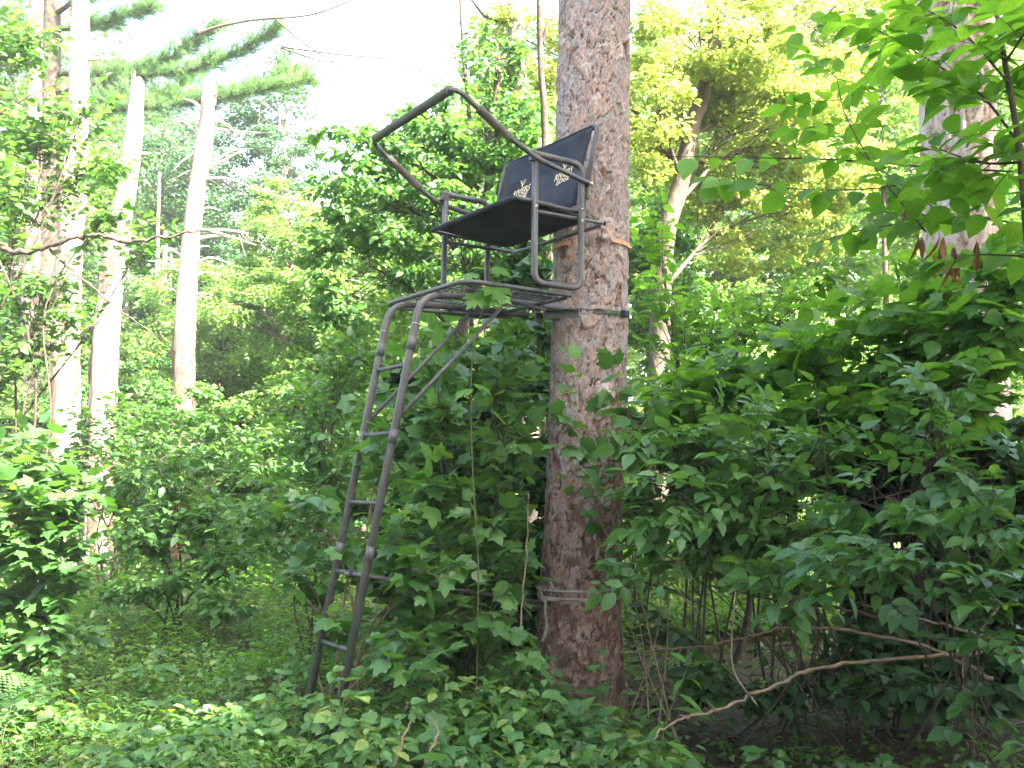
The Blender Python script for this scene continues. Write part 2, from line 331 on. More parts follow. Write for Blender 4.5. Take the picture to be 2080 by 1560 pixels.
def plant(name, label, cat, base, blobs, tm, mat, leaf=.09, per=10, single=0, wood='twig', sr=.012, group=None, compound=0, twig=.45, nstem=None, up=.5, keep=None, tw=.0022, spread=.9, stemname='stem', nj=.33, rest='foliage', via=None, side=5, foot=.12):
    """a woody plant: a stem to every blob of foliage, twigs to sprays in the blob, paired leaves on the twigs.
    blob = (px, py, Y, rx, ry, rdepth, sprays) with the first two and radii given as seen, turned into metres at Y"""
    base = np.array(base, float); root = empty(name, base, label, cat, group)
    tw_mb = MB(); LP = []; LD = []; LN = []; LS = []
    for bl in blobs:
        px, py, Y, rx, ry, rd, ns = bl[:7]
        c = at(px, py, Y); k = Y / FOC; R = np.array([rx * k, rd, ry * k])
        h = max(c[2] - base[2], .2)
        m1 = base + (c - base) * np.array([.18, .18, .45]) + rng.normal(0, .05 * h, 3) * [1, 1, .3]
        m2 = base + (c - base) * np.array([.55, .55, .8]) + rng.normal(0, .04 * h, 3)
        L = bez([base + rng.normal(0, foot, 3) * [1, 1, 0], m1, m2, c], 6)
        mb = MB(); mb.tube(L, np.linspace(sr, sr * .35, len(L)), side); mb.build(stemname, wood, root, base)
        for j in range(ns):
            u = rng.normal(size=3); u /= np.linalg.norm(u); rho = rng.uniform(.25, 1) ** .55
            p = c + u * R * rho
            if p[2] < .08 or not clear(p) or (keep and not keep(p)): continue
            q = L[int(len(L) * rng.uniform(.55, .99))]
            dist = np.linalg.norm(p - q)
            if dist < .05: continue
            mid = (p + q) / 2 + np.array([0, 0, .12 * dist * up]) + rng.normal(0, .05 * dist, 3)
            ts = np.linspace(0, 1, 6)[:, None]; cur = (1 - ts) ** 2 * q + 2 * ts * (1 - ts) * mid + ts * ts * p
            tw_mb.tube(cur, np.linspace(tw * 1.8, tw * .6, 6), 3, False)
            Lt = min(twig * rng.uniform(.6, 1.2), dist); tdir = nrm(p - mid); hd = nrm(np.cross(tdir, [0, 0, 1.]))
            kk = max(2, int(per * rng.uniform(.6, 1.3)))
            for i in range(kk):
                tt = 1 - (i // 2 + .4 * rng.random()) / max(kk // 2, 1) * Lt / dist
                tt = max(tt, .05); pp = (1 - tt) ** 2 * q + 2 * tt * (1 - tt) * mid + tt * tt * p
                sd = 1 if i % 2 else -1
                if i == 0: dd = tdir + rng.normal(0, .2, 3)
                else: dd = hd * sd * spread + tdir * .55 + rng.normal(0, .25, 3) + np.array([0, 0, -.12])
                nn = np.array([0, 0, 1.]) + rng.normal(0, nj, 3)
                dd = nrm(dd); sz = leaf * rng.uniform(.65, 1.25)
                if compound:
                    ra = leaf * compound * rng.uniform(.8, 1.2); h2 = nrm(np.cross(dd, nn)); npair = int(rng.integers(2, 4))
                    end = pp + dd * ra + np.array([0, 0, -.18 * ra])
                    tw_mb.tube([pp, (pp + end) / 2 + [0, 0, .04 * ra], end], [tw * .8, tw * .7, tw * .5], 3, False)
                    for a in range(npair):
                        b = pp + (end - pp) * ((a + .8) / (npair + .4))
                        for s2 in (-1, 1):
                            LP.append(b); LD.append(nrm(h2 * s2 * .9 + dd * .55 + rng.normal(0, .12, 3) + [0, 0, -.2])); LN.append(nn + rng.normal(0, .15, 3)); LS.append(sz * rng.uniform(.8, 1.05))
                    LP.append(end); LD.append(nrm(dd + [0, 0, -.25])); LN.append(nn); LS.append(sz * 1.1)
                else:
                    pet = leaf * .22
                    LP.append(pp + dd * pet); LD.append(nrm(dd + [0, 0, -.15])); LN.append(nn); LS.append(sz)
    if tw_mb.v: tw_mb.build('twigs', wood, root, base)['kind'] = 'stuff'
    if LP: emit_leaves(root, base, tm, LP, LD, LN, LS, mat, single, rest=rest)
    return root

# ------------------------------------------------------------------ ground
def gz(x, y):
    return .05 * np.sin(x * .9 + 1) * np.cos(y * .7) + .03 * np.sin(x * 2.3 - y * 1.7) - .02
gx = np.concatenate([np.linspace(-300, -16, 10), np.linspace(-15, 15, 90), np.linspace(16, 300, 10)])
gy = np.concatenate([np.linspace(-60, -6, 6), np.linspace(-5, 30, 110), np.linspace(32, 600, 12)])
X, Y_ = np.meshgrid(gx, gy); Z_ = gz(X, Y_) * np.exp(-((np.hypot(X, Y_ - 8)) / 60) ** 2)
nx, ny = len(gx), len(gy); i, j = np.meshgrid(np.arange(nx - 1), np.arange(ny - 1)); a = (j * nx + i).ravel()
Tq = np.concatenate([np.stack([a, a + 1, a + nx + 1], 1), np.stack([a, a + nx + 1, a + nx], 1)])
gm = mesh_np('ground', np.stack([X.ravel(), Y_.ravel(), Z_.ravel()], 1), Tq, None, None, True); gm.materials.append(M['soil'])
go = bpy.data.objects.new('ground', gm); col.objects.link(go); tag(go, kind='structure')

# ------------------------------------------------------------------ plated bark trunks
def voro(u, v, pu, sd):
    """F1, F2-F1 and cell id hash of a jittered grid, periodic in u with period pu (in cells)"""
    iu, iv = np.floor(u).astype(int), np.floor(v).astype(int); d1 = np.full(u.shape, 9.); d2 = d1.copy(); idv = np.zeros(u.shape)
    def hsh(a, b, k): x = np.sin((a % pu) * 127.1 + b * 311.7 + k * 74.7 + sd) * 43758.5453; return x - np.floor(x)
    for du in (-1, 0, 1):
        for dv in (-1, 0, 1):
            a, b = iu + du, iv + dv
            dd = np.hypot(a + .12 + .76 * hsh(a, b, 1) - u, b + .12 + .76 * hsh(a, b, 2) - v)
            nearer = dd < d1
            d2 = np.where(nearer, d1, np.minimum(d2, dd)); idv = np.where(nearer, hsh(a, b, 3), idv); d1 = np.where(nearer, dd, d1)
    return d1, d2 - d1, idv
def vnoise(u, v, pu, sd):
    iu, iv = np.floor(u).astype(int), np.floor(v).astype(int); fu, fv = u - iu, v - iv; fu = fu * fu * (3 - 2 * fu); fv = fv * fv * (3 - 2 * fv)
    def h(a, b): x = np.sin((a % pu) * 157.3 + b * 269.5 + sd * 3.1) * 43758.5453; return x - np.floor(x)
    return (h(iu, iv) * (1 - fu) + h(iu + 1, iv) * fu) * (1 - fv) + (h(iu, iv + 1) * (1 - fu) + h(iu + 1, iv + 1) * fu) * fv - .5
def sstep(x, a, b): t = np.clip((x - a) / (b - a), 0, 1); return t * t * (3 - 2 * t)
def bark_trunk(name, parent, axis, rad, zs, na, mat, cw=.07, ch=.12, depth=.016, sd=1., warp=1.1, butt=0, org=(0, 0, 0)):
    th = np.arange(na) / na * 2 * math.pi; TH, ZZ = np.meshgrid(th, zs); R = rad(ZZ); C = axis(zs)
    r0 = float(np.mean(R)); pu = max(6, int(round(2 * math.pi * r0 / cw)))
    uu, vv = TH / (2 * math.pi) * pu, ZZ / ch
    def fb(k, sdd): return vnoise(uu * k, vv * k, pu * k, sdd) + .55 * vnoise(uu * 2 * k, vv * 2 * k, pu * 2 * k, sdd + 1) + .35 * vnoise(uu * 5 * k, vv * 5 * k, pu * 5 * k, sdd + 2)
    u = uu + warp * fb(1, sd); v = vv + warp * fb(1, sd + 7)
    _, e1, id1 = voro(u, v, pu, sd)
    _, e2, id2 = voro(u * 2 + 3.3, v * 2 + 1.7, pu * 2, sd + 5)
    _, e3, id3 = voro(u * 5 + 1.1, v * 5, pu * 5, sd + 9)
    n1 = fb(2, sd + 20)
    hgt = sstep(e1, .0, .05) * (.55 + .8 * id1) + .42 * sstep(e2, 0, .05) * id2 + .10 * sstep(e3, 0, .1) * id3 + .12 * n1 - .55
    RR = R + depth * (hgt - .6)
    Xv = C[:, 0][:, None] + RR * np.cos(TH); Yv = C[:, 1][:, None] + RR * np.sin(TH)
    V = np.stack([Xv.ravel() - org[0], Yv.ravel() - org[1], (ZZ - org[2]).ravel()], 1)
    nz_ = len(zs); i, j = np.meshgrid(np.arange(na), np.arange(nz_ - 1)); a = (j * na + i).ravel(); b = (j * na + (i + 1) % na).ravel()
    T = np.concatenate([np.stack([a, b, b + na], 1), np.stack([a, b + na, a + na], 1)])
    me = mesh_np(name, V, T, None, None, True)
    pl = .14 + .28 * id1 + .52 * id2 + .14 * id3 + .25 * n1; pl = np.clip(pl, 0, 1) * (.08 + .92 * sstep(e1, 0, .06)) * (.55 + .45 * sstep(e2, 0, .04))  # tone drops along plate edges, in the colour itself
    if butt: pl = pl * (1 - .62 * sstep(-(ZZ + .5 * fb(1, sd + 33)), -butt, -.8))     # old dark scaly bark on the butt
    at_ = me.attributes.new('plate', 'FLOAT', 'POINT'); at_.data.foreach_set('value', pl.ravel().astype(np.float32))
    me.materials.append(M[mat]); o = bpy.data.objects.new(name, me); col.objects.link(o); o.parent = parent; return o

# main red pine
pine = empty('pine_tree', TRUNK, 'tall pine trunk with flaking grey and reddish bark that carries the hunting seat', 'tree')
zs = np.concatenate([np.arange(-.15, 5.6, .0115), np.linspace(6, 17, 40)])
def pine_r(z): return np.interp(z, [-.2, 0, .25, .7, 1.6, 3, 5.5, 17], [.47, .385, .318, .282, .268, .264, .258, .11])
def pine_ax(z): return np.stack([np.interp(z, [0, .9, 1.6, 2.7, 5.3, 17], [.475, .488, .52, .545, .575, .7]), np.full(len(z), 6.98)], 1)
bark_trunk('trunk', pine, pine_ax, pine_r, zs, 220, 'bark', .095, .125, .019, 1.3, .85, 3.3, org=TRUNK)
# loose bark scales, each a curved chip standing off the trunk
chip_mesh = []
for q in range(7):
    r = np.random.default_rng(40 + q); k = 9; an = np.arange(k) / k * 2 * math.pi; rr = r.uniform(.65, 1.1, k)
    oy = np.cos(an) * rr * .5; oz = np.sin(an) * rr
    top = [(0, 0, .10)] + [(y * .9, z * .9, .085 - .12 * y * y) for y, z in zip(oy, oz)]; bot = [(y, z, .0 - .12 * y * y) for y, z in zip(oy, oz)]
    v = np.array(top + bot, float); t = [(0, 1 + i, 1 + (i + 1) % k) for i in range(k)]
    for i in range(k):
        a, b = 1 + i, 1 + (i + 1) % k; t += [(a, a + k, b + k), (a, b + k, b)]
    me = mesh_np('bark_plate', v, np.array(t)); at_ = me.attributes.new('plate', 'FLOAT', 'POINT'); at_.data.foreach_set('value', np.full(len(v), r.uniform(.2, .95), np.float32))
    me.materials.append(M['bark']); chip_mesh.append(me)
for q in range(230):
    z = rng.uniform(.3, 5.4) if q % 3 else rng.uniform(2.6, 5.4); th = math.radians(rng.uniform(185, 355)); r = float(pine_r(z)) + .001
    c = pine_ax(np.array([z]))[0]; n = np.array([math.cos(th), math.sin(th), 0]); s = rng.uniform(.014, .034)
    t = np.array([-n[1], n[0], 0]); upv = np.array([0, 0, 1.]); ro = rng.normal(0, .35)
    a = (t * math.cos(ro) + upv * math.sin(ro)) * s; b = (-t * math.sin(ro) + upv * math.cos(ro)) * s * rng.uniform(1, 1.7)
    nn = nrm(n + upv * rng.normal(-.06, .08) + t * rng.normal(0, .08)) * s * rng.uniform(.8, 1.3)
    e = np.array([c[0], c[1], z]) + n * r - TRUNK
    o = bpy.data.objects.new('bark_plate', chip_mesh[int(rng.integers(7))]); col.objects.link(o); o.parent = pine
    o.matrix_local = Matrix([[a[k], b[k], nn[k], e[k]] for k in range(3)] + [[0, 0, 0, 1]])
def pine_crown(root, org, z0, z1, rmax, n, seed, ax=(0, 0)):
    r = np.random.default_rng(seed); P = []; D = []; mb = MB()
    for k in range(n):
        z = r.uniform(z0, z1); L = rmax * (1 - .75 * (z - z0) / (z1 - z0)) * r.uniform(.6, 1); an = r.uniform(0, 6.28)
        d = np.array([math.cos(an), math.sin(an), .12]); b = np.array([ax[0], ax[1], z]); e = b + d * L
        mb.tube([b, b + d * L * .5 + [0, 0, -.1], e + [0, 0, .15]], [.04, .025, .008], 4, False)
        for i in range(26):
            t = r.uniform(.3, 1); p = b + d * L * t + r.normal(0, .28, 3) * [1, 1, .45]; P.append(p); D.append(nrm(d * .7 + r.normal(0, .5, 3) + [0, 0, .35]))
    mb.build('branches', 'twig', root)['kind'] = 'stuff'
    P = np.array(P); D = np.array(D)
    o = bpy.data.objects.new('crown', leaf_mesh('crown', T_tuft, P, D, np.tile([0, 0, 1.], (len(P), 1)) + r.normal(0, .4, P.shape), r.uniform(.16, .24, len(P)), 'needle')); col.objects.link(o); o.parent = root
pine_crown(pine, TRUNK, 11.5, 17, 2.6, 60, 5)

# ------------------------------------------------------------------ ladder stand (frame: f away from the tree, w towards the near side, z above eye level)
SA = .603; SC = np.array([.118, 6.678, EYE])
SF = np.array([-math.cos(SA), -math.sin(SA), 0]); SW = np.array([math.sin(SA), -math.cos(SA), 0]); SZ = np.array([0, 0, 1.])
def S(f, w, z): return SC + SF * f + SW * w + SZ * z
def SP(pts): return [S(*p) for p in pts]
ldz = math.sqrt(.42 ** 2 - .081 ** 2)
def lad(k, w): return S(1.045 + k * .081, w, .691 - k * ldz)
stand_o = lad(5.7, 0) * np.array([1, 1, 0])
stand = empty('ladder_stand', stand_o, 'grey steel ladder stand with dark sling seat and raised shooting rail, strapped to the pine', 'hunting stand')
def spart(name, mat, parent=None, smooth=True, **k):
    """one tube part of the stand"""
    mb = MB(); mb.tube(k['pts'], k['r'], k.get('n', 8), True, k.get('sq', .55)); o = mb.build(name, mat, parent or stand, stand_o if not parent else None, smooth)
    return o
def sub(name, mat, parent, pts, r, n=10, sq=0):
    mb = MB(); mb.tube(pts, r, n, True, sq); return mb.build(name, mat, parent, stand_o)   # parents sit at the stand's origin
RT_ = .0175
# ladder rails with the bend under the platform
for w in (.202, -.202):
    top = lad(-.72, w)
    pts = rounded([lad(5.75, w), lad(-1.05, w), S(.62, w, 1.155)], .13, 8)
    rl = spart('ladder_rail', 'metal', pts=np.concatenate([pts, [S(-.12, w, 1.165)]]), r=RT_ * 1.15, sq=.75, n=12)
    for k in (-.42, .95, 2.6):
        ax = nrm(lad(k + .1, w) - lad(k, w)); sub('joint_sleeve', 'metal', rl, [lad(k, w), lad(k, w) + ax * .085], RT_ * 1.24, 12, .75)
    sub('crimp_ring', 'bolt', rl, [lad(-.62, w), lad(-.612, w)], RT_ * 1.22, 12, .75)
for k in range(6):
    rg = spart('rung', 'metal', pts=[lad(k, -.202 + RT_), lad(k, .202 - RT_)], r=.0125, n=8, sq=.2)
# braces from ladder to platform
for w in (.2, -.2):
    b = spart('brace', 'metal', pts=[lad(.83, w * .96), S(.368, w, 1.11)], r=.011, n=8, sq=.6)
    sub('bolt', 'bolt', b, [lad(.83, w * .96) + SW * .02 * (1 if w > 0 else -1), lad(.83, w * .96) - SW * .02], .006, 6)
# platform
HF, HW, PZ, PR = .842, .523, 1.178, .061
pl = rounded([(PR, HW, PZ), (HF, HW, PZ), (HF, -HW, PZ), (PR, -HW, PZ)], .13, 7)
pf = spart('platform_frame', 'metal', pts=SP(pl), r=.0135, n=8, sq=.2)
spart('platform_crossbar', 'metal', pts=SP([(PR + .02, HW - .02, PZ - .012), (PR + .02, -HW + .02, PZ - .012)]), r=.013, n=8, sq=.2)
spart('platform_crossbar', 'metal', pts=SP([(.45, HW - .02, PZ - .02), (.45, -HW + .02, PZ - .02)]), r=.012, n=8, sq=.2)
for i in range(17):
    f = PR + .05 + i * (HF - PR - .09) / 16; hw = HW - .012 if f < HF - .12 else HW - .012 - .04 * ((f - HF + .12) / .12) ** 2
    spart('deck_rod', 'metal', pts=SP([(f, hw, PZ + .004), (f, -hw, PZ + .004)]), r=.0042, n=5, sq=0)
for i in range(7):
    w = -HW + .09 + i * (2 * HW - .18) / 6
    spart('deck_bar', 'metal', pts=SP([(PR + .02, w, PZ - .006), (HF - .012, w, PZ - .006)]), r=.005, n=5, sq=0)
for sd in (1, -1):
    spart('platform_diagonal', 'metal', pts=SP([(.78, .43 * sd, PZ - .03), (.02, .2 * sd, PZ - .045)]), r=.011, n=8, sq=.2)
# V bracket against the tree under the platform
mb = MB()
for sd in (1, -1):
    q = S(-.165, .13 * sd, 1.135); ax1 = nrm(-SF * .6 + SW * sd * .55); mb.box(q, (ax1, SZ, np.cross(ax1, SZ)), (.12, .03, .005)); mb.box(q + SZ * .028 + np.cross(ax1, SZ) * .02, (ax1, SZ, np.cross(ax1, SZ)), (.12, .004, .022))
mb.build('tree_bracket', 'metal', stand, stand_o, False)
# side hoops: front bar, round bottom, rear bar, armrest
for sd in (1, -1):
    w = .546 * sd
    hoop = rounded([(.362, w, 2.0), (.362, w, 1.222), (-.002, w, 1.222), (-.004, w, 2.034), (.40, w, 2.034)], .075, 7)
    h = spart('side_hoop', 'metal', pts=SP(hoop), r=.017, n=10, sq=.55)
    mb = MB(); mb.box(S(.37, w, 2.012), (SF, SZ, SW), (.03, .026, .017)); mb.build('pivot_clamp', 'metal', h, stand_o, False)
    for (f, z) in ((.362, 1.694), (-.003, 1.735), (-.003, 1.66)):
        sub('bolt', 'bolt', h, [S(f, w, z), S(f, w + .024 * sd, z)], .0105, 6)
        sub('bolt', 'metal', h, [S(f, w, z), S(f, w + .03 * sd, z)], .005, 6)
# seat frame bars
for sd in (1, -1):
    w = .515 * sd
    spart('seat_bar', 'metal', pts=SP([(.47, w, 1.742), (-.05, w, 1.728)]), r=.0125, n=8, sq=.2)
    lo = spart('seat_support', 'metal', pts=SP([(.36, w, 1.678), (-.215, w, 1.69)]), r=.0115, n=8, sq=.2)
    sub('end_plug', 'cloth', lo, SP([(-.213, w, 1.69), (-.228, w, 1.69)]), .013, 8, .2)
spart('seat_crossbar', 'metal', pts=SP([(-.19, .505, 1.672), (-.19, -.505, 1.672)]), r=.012, n=8, sq=.2)
spart('seat_front_tube', 'cloth', pts=SP([(.485, .50, 1.744), (.485, -.50, 1.744)]), r=.017, n=10, sq=0)
# sling seat, sagging a little
def sling(name, fn, nu, nv, mat, th):
    V = [fn(i / nu, j / nv) for i in range(nu + 1) for j in range(nv + 1)]
    F = [(i * (nv + 1) + j, i * (nv + 1) + j + 1, (i + 1) * (nv + 1) + j + 1, (i + 1) * (nv + 1) + j) for i in range(nu) for j in range(nv)]
    mb = MB(); mb.add(V, F); o = mb.build(name, mat, stand, stand_o)
    md = o.modifiers.new('thickness', 'SOLIDIFY'); md.thickness = th; md.offset = 0; return o
def seat_fn(u, v):
    w = -.49 + .98 * v; f = .487 - .62 * u
    return S(f, w, 1.752 - .045 * u - .03 * math.sin(math.pi * u) * (1 - (2 * v - 1) ** 4) + .003 * math.sin(v * 19 + u * 7))
sling('seat_sling', seat_fn, 14, 20, 'cloth', .008)
# backrest
BT = (-.152, 2.335); BB = (-.012, 1.78)
bt = rounded([(-.006, .535, 1.70), (BT[0], .535, BT[1]), (BT[0], -.535, BT[1]), (-.006, -.535, 1.70)], .05, 6)
bfm = spart('backrest_frame', 'metal', pts=SP(bt), r=.0145, n=10, sq=.4)
def back_pt(u, v, off=0.):
    """u 0 bottom..1 top, v -.5 far..+.5 near"""
    f = BB[0] + (BT[0] - BB[0]) * u; z = BB[1] + (BT[1] - BB[1]) * u + .0
    w = v * (1.0 - .03 * math.sin(math.pi * u))
    sag = -.022 * math.sin(math.pi * u) * (1 - (2 * v) ** 4) + .0025 * math.sin(v * 26 + u * 5)
    nf = math.cos(.25)
    return S(f + (sag + off) * nf + .016, w, z + (sag + off) * .25)
bs = sling('backrest_sling', lambda u, v: back_pt(u, (v - .5) * 1.0), 14, 20, 'cloth', .007)
sub('sling_roll', 'cloth', bs, [back_pt(1.0, v, -.012) for v in np.linspace(-.49, .49, 12)], .019, 10)
for v in (.455, .475, -.455, -.475):
    sub('stitching', 'foamg', bs, [back_pt(u, v, .006) for u in np.linspace(.03, .97, 14)], .0012, 4)
sub('stitching', 'foamg', bs, [back_pt(.66, v, .005) for v in np.linspace(-.49, .49, 20)], .001, 4)
# printed marks: antlers over two lines of lettering, on both halves of the backrest
def print_text(body, v0, u0, size, slant):
    cu = bpy.data.curves.new('lettering', 'FONT'); cu.body = body; cu.size = 1; cu.align_x = 'CENTER'; cu.resolution_u = 2; cu.shear = slant; cu.space_character = 1.02; cu.offset = .018
    tmp = bpy.data.objects.new('tmp_lettering', cu); col.objects.link(tmp)
    dg = bpy.context.evaluated_depsgraph_get(); me = bpy.data.meshes.new_from_object(tmp.evaluated_get(dg))
    bpy.data.objects.remove(tmp)
    for vt in me.vertices:
        x, y = vt.co.x * size, vt.co.y * size
        p = back_pt(u0 + (y + x * .10) / .572, v0 + x, .0065) - stand_o; vt.co = p
    me.name = 'lettering'; me.materials.clear(); me.materials.append(M['print'])
    o = bpy.data.objects.new('lettering', me); col.objects.link(o); o.parent = bs; return o
def print_antlers(v0, u0, s):
    mb = MB()
    def st(pts, r0, r1):
        n = len(pts); L = []; R_ = []
        for i, (x, y) in enumerate(pts):
            w = (r0 + (r1 - r0) * i / (n - 1)); L.append((x - w, y)); R_.append((x + w, y))
        V = [back_pt(u0 + q[1] * s / .572, v0 + q[0] * s, .0065) for q in L + R_]
        mb.add(V, [(i, i + n, i + n + 1, i + 1) for i in range(n - 1)])
    for sx in (1, -1):
        st([(.12 * sx, .35), (.42 * sx, .55), (.55 * sx, .9), (.42 * sx, 1.25)], .09, .03)
        st([(.30 * sx, .47), (.24 * sx, .8), (.2 * sx, 1.05)], .07, .03); st([(.50 * sx, .75), (.72 * sx, 1.1), (.74 * sx, 1.2)], .05, .03)
        st([(.1 * sx, .3), (.4 * sx, .22), (.5 * sx, .26)], .06, .03)
    st([(0, .5), (0, .2), (0, -.15)], .2, .09)
    mb.build('emblem', 'print', bs, stand_o, False)
for v0, u0 in ((.262, .475), (-.245, .475)):
    print_text('RIVERS', v0, u0 + .0, .066, .22); print_text('EDGE', v0 + .008, u0 - .078, .056, .22)
    print_antlers(v0 + .002, u0 + .105, .042)
# raised shooting rail
RW = .568
rail = [(-.054, RW, 1.912), (.362, RW, 1.996), (.482, RW, 2.05), (.552, RW, 2.076), (.965, RW, 2.312), (.945, -RW, 2.306), (.549, -RW, 2.044), (.482, -RW, 2.0), (.362, -RW, 1.96), (-.054, -RW, 1.9)]
rp = rounded([S(*p) for p in rail], .085, 6)
sr_ = spart('shooting_rail', 'metal', pts=rp, r=.0135, n=10, sq=.7)
def grip(a, b, r, mat, n=12):
    a, b = np.array(a), np.array(b); d = b - a; pts = [a + d * t for t in (0, .02, .04, .96, .98, 1)]
    sub('foam_grip', mat, sr_, SP(pts), [r, r * 1.12, r, r, r * 1.12, r], n)
L0, L1 = np.array((.965, RW, 2.312)), np.array((.945, -RW, 2.306))
grip(L0 + (L1 - L0) * .055, L0 + (L1 - L0) * .94, .0285, 'foamg')
A0, A1 = np.array((.552, RW, 2.076)), np.array((.965, RW, 2.312)); grip(A0 + (A1 - A0) * .02, A0 + (A1 - A0) * .60, .0265, 'foam')
A0, A1 = np.array((.549, -RW, 2.044)), np.array((.945, -RW, 2.306)); grip(A0 + (A1 - A0) * .03, A0 + (A1 - A0) * .66, .0265, 'foam')
for sd in (1, -1): sub('bolt', 'bolt', sr_, SP([(-.054, RW * sd - .02, 1.91), (-.054, RW * sd + .025 * sd, 1.91)]), .010, 6)
# stabiliser bar from the fourth rung back to the trunk
sb = spart('stabiliser_bar', 'metal', pts=[lad(3, .02) + SF * .04, lad(3, .02) - SF * .1 - SZ * .02, np.array([.25, 6.72, EYE - .80])], r=.0125, n=8, sq=.2)
sub('clamp', 'cloth', sb, [lad(3, -.02), lad(3, .06)], .024, 8)

# ------------------------------------------------------------------ straps and rope round the pine
def ring_pts(z, r, a0, a1, n=24, dz=0.):
    c = pine_ax(np.array([z]))[0]; out = []
    for t in np.linspace(a0, a1, n):
        an = math.radians(t); out.append((c[0] + r * math.cos(an), c[1] + r * math.sin(an), z + dz * (t - a0) / (a1 - a0)))
    return np.array(out)
def band(name, pts, h, th, mat, label, cat, extra=None):
    P = np.array(pts); mb = MB(); n = len(P); T = nrm(np.gradient(P, axis=0)); O = nrm(np.cross(T, SZ)); V = []
    for i in range(n):
        for a, b in ((-1, -1), (1, -1), (1, 1), (-1, 1)): V.append(P[i] + O[i] * th * a + SZ * h * b)
    F = [(4 * i + k, 4 * i + (k + 1) % 4, 4 * i + 4 + (k + 1) % 4, 4 * i + 4 + k) for i in range(n - 1) for k in range(4)]
    mb.add(V, F + [(3, 2, 1, 0), (4 * n - 4, 4 * n - 3, 4 * n - 2, 4 * n - 1)]); o = mb.build(name, mat, None, None, False); return tag(o, label, cat)
zt = EYE + 1.68
p0 = S(-.23, .53, 1.655); rr = float(pine_r(zt)) + .014
arc = ring_pts(zt - .012, rr, -62, 235, 44, -.015)
band('tree_strap', np.concatenate([[p0, p0 * .5 + arc[0] * .5], arc]), .014, .002, 'orange', 'faded orange webbing strap running from the seat frame around the pine', 'strap')
zt = EYE + 1.165; rr = float(pine_r(zt)) + .012; q0 = S(-.24, .22, 1.17)
arc = ring_pts(zt + .0, rr, -85, 230, 40)
gs = band('ratchet_strap', np.concatenate([arc, [S(-.2, -.2, 1.16)]]), .013, .002, 'greenweb', 'dark green ratchet strap with black buckle round the pine at platform height', 'strap')
mb = MB(); pm = ring_pts(zt, rr + .014, -38, -36, 2)[0]; an = math.radians(-37)
mb.box(pm, ((-math.sin(an), math.cos(an), 0), (0, 0, 1), (math.cos(an), math.sin(an), 0)), (.032, .021, .017)); mb.build('buckle', 'cloth', gs, None, False)
mb = MB(); mb.tube(rounded(list(ring_pts(zt + .015, rr + .006, -88, -75, 3)) + list(ring_pts(zt - .014, rr + .006, -75, -88, 3)), .01, 4, True), .0035, 6); mb.build('hook', 'metal', gs)
mb = MB(); mb.tube([q0, arc[0] + [0, 0, .004]], .0045, 6); mb.build('hook', 'metal', gs)
# rope
rope = empty('rope', (.3, 6.7, .86), 'grey rope wound twice round the pine with a knot and hanging tail', 'rope')
def rpart(name, pts, r=.0095):
    mb = MB(); P = bez(pts, 5); mb.tube(P, r * (1 + .12 * np.sin(np.arange(len(P)) * 2.1)), 6); mb.build(name, 'rope', rope, (.3, 6.7, .86))
kz = at(1105, 1217, 6.72); rr = float(pine_r(.9)) + .016
a_k = math.degrees(math.atan2(kz[1] - 6.98, kz[0] - .54))
rpart('loop', [kz] + list(ring_pts(.895, rr, a_k + 12, 300, 8, .06)) + list(ring_pts(.955, rr, 315, 560, 10, -.05)))
rpart('loop', [kz] + list(ring_pts(.888, rr, a_k + 12, 300, 8, .012)) + list(ring_pts(.90, rr, 315, 560, 10, -.01)))
rpart('knot', [kz + [-.012, -.012, -.012], kz + [.004, -.02, .012], kz + [.014, -.018, -.008], kz + [-.004, -.022, -.016], kz + [-.014, -.014, .01], kz + [.01, -.016, .016]], .009)
rpart('tail', [kz + [.008, -.015, 0], at(1107, 1240, 6.68), at(1110, 1275, 6.68), at(1101, 1303, 6.67)])
rpart('tail', [kz, at(1098, 1200, 6.7), at(1095, 1190, 6.69)], .006)
rpart('tie', [kz, at(1085, 1222, 6.75), S(-.15, .0, -.79)], .006)

# ------------------------------------------------------------------ trees
def gbase(px, Y): 
    p = at(px, 980, Y); return np.array([p[0], Y, float(gz(p[0], Y)) * (1 if Y < 30 else 0)])
def trunk_mesh(pts, rad, n=12, seed=0, rough=.06):
    """bent trunk with an uneven surface"""
    P = bez(pts, 14); N = len(P); r = np.interp(np.linspace(0, 1, N), np.linspace(0, 1, len(rad)), rad)
    mb = MB(); T = nrm(np.gradient(P, axis=0)); V = []
    for i in range(N):
        x = nrm(np.cross(T[i], [0, 1., 0.01])); y = np.cross(x, T[i])
        for k in range(n):
            an = k / n * 6.2832; w = mnoise.noise(Vector((math.cos(an) * 1.3 + seed, math.sin(an) * 1.3, P[i][2] * .9))) + .6 * mnoise.noise(Vector((math.cos(an) * 4 + seed, math.sin(an) * 4, P[i][2] * 2.5))) + .35 * mnoise.noise(Vector((math.cos(an) * 11 + seed, math.sin(an) * 11, P[i][2] * 6)))
            V.append(P[i] + (x * math.cos(an) + y * math.sin(an)) * r[i] * (1 + rough * 2 * w))
    F = [(i * n + k, i * n + (k + 1) % n, (i + 1) * n + (k + 1) % n, (i + 1) * n + k) for i in range(N - 1) for k in range(n)]
    mb.add(V, F + [tuple(range((N - 1) * n, N * n))]); return mb, P
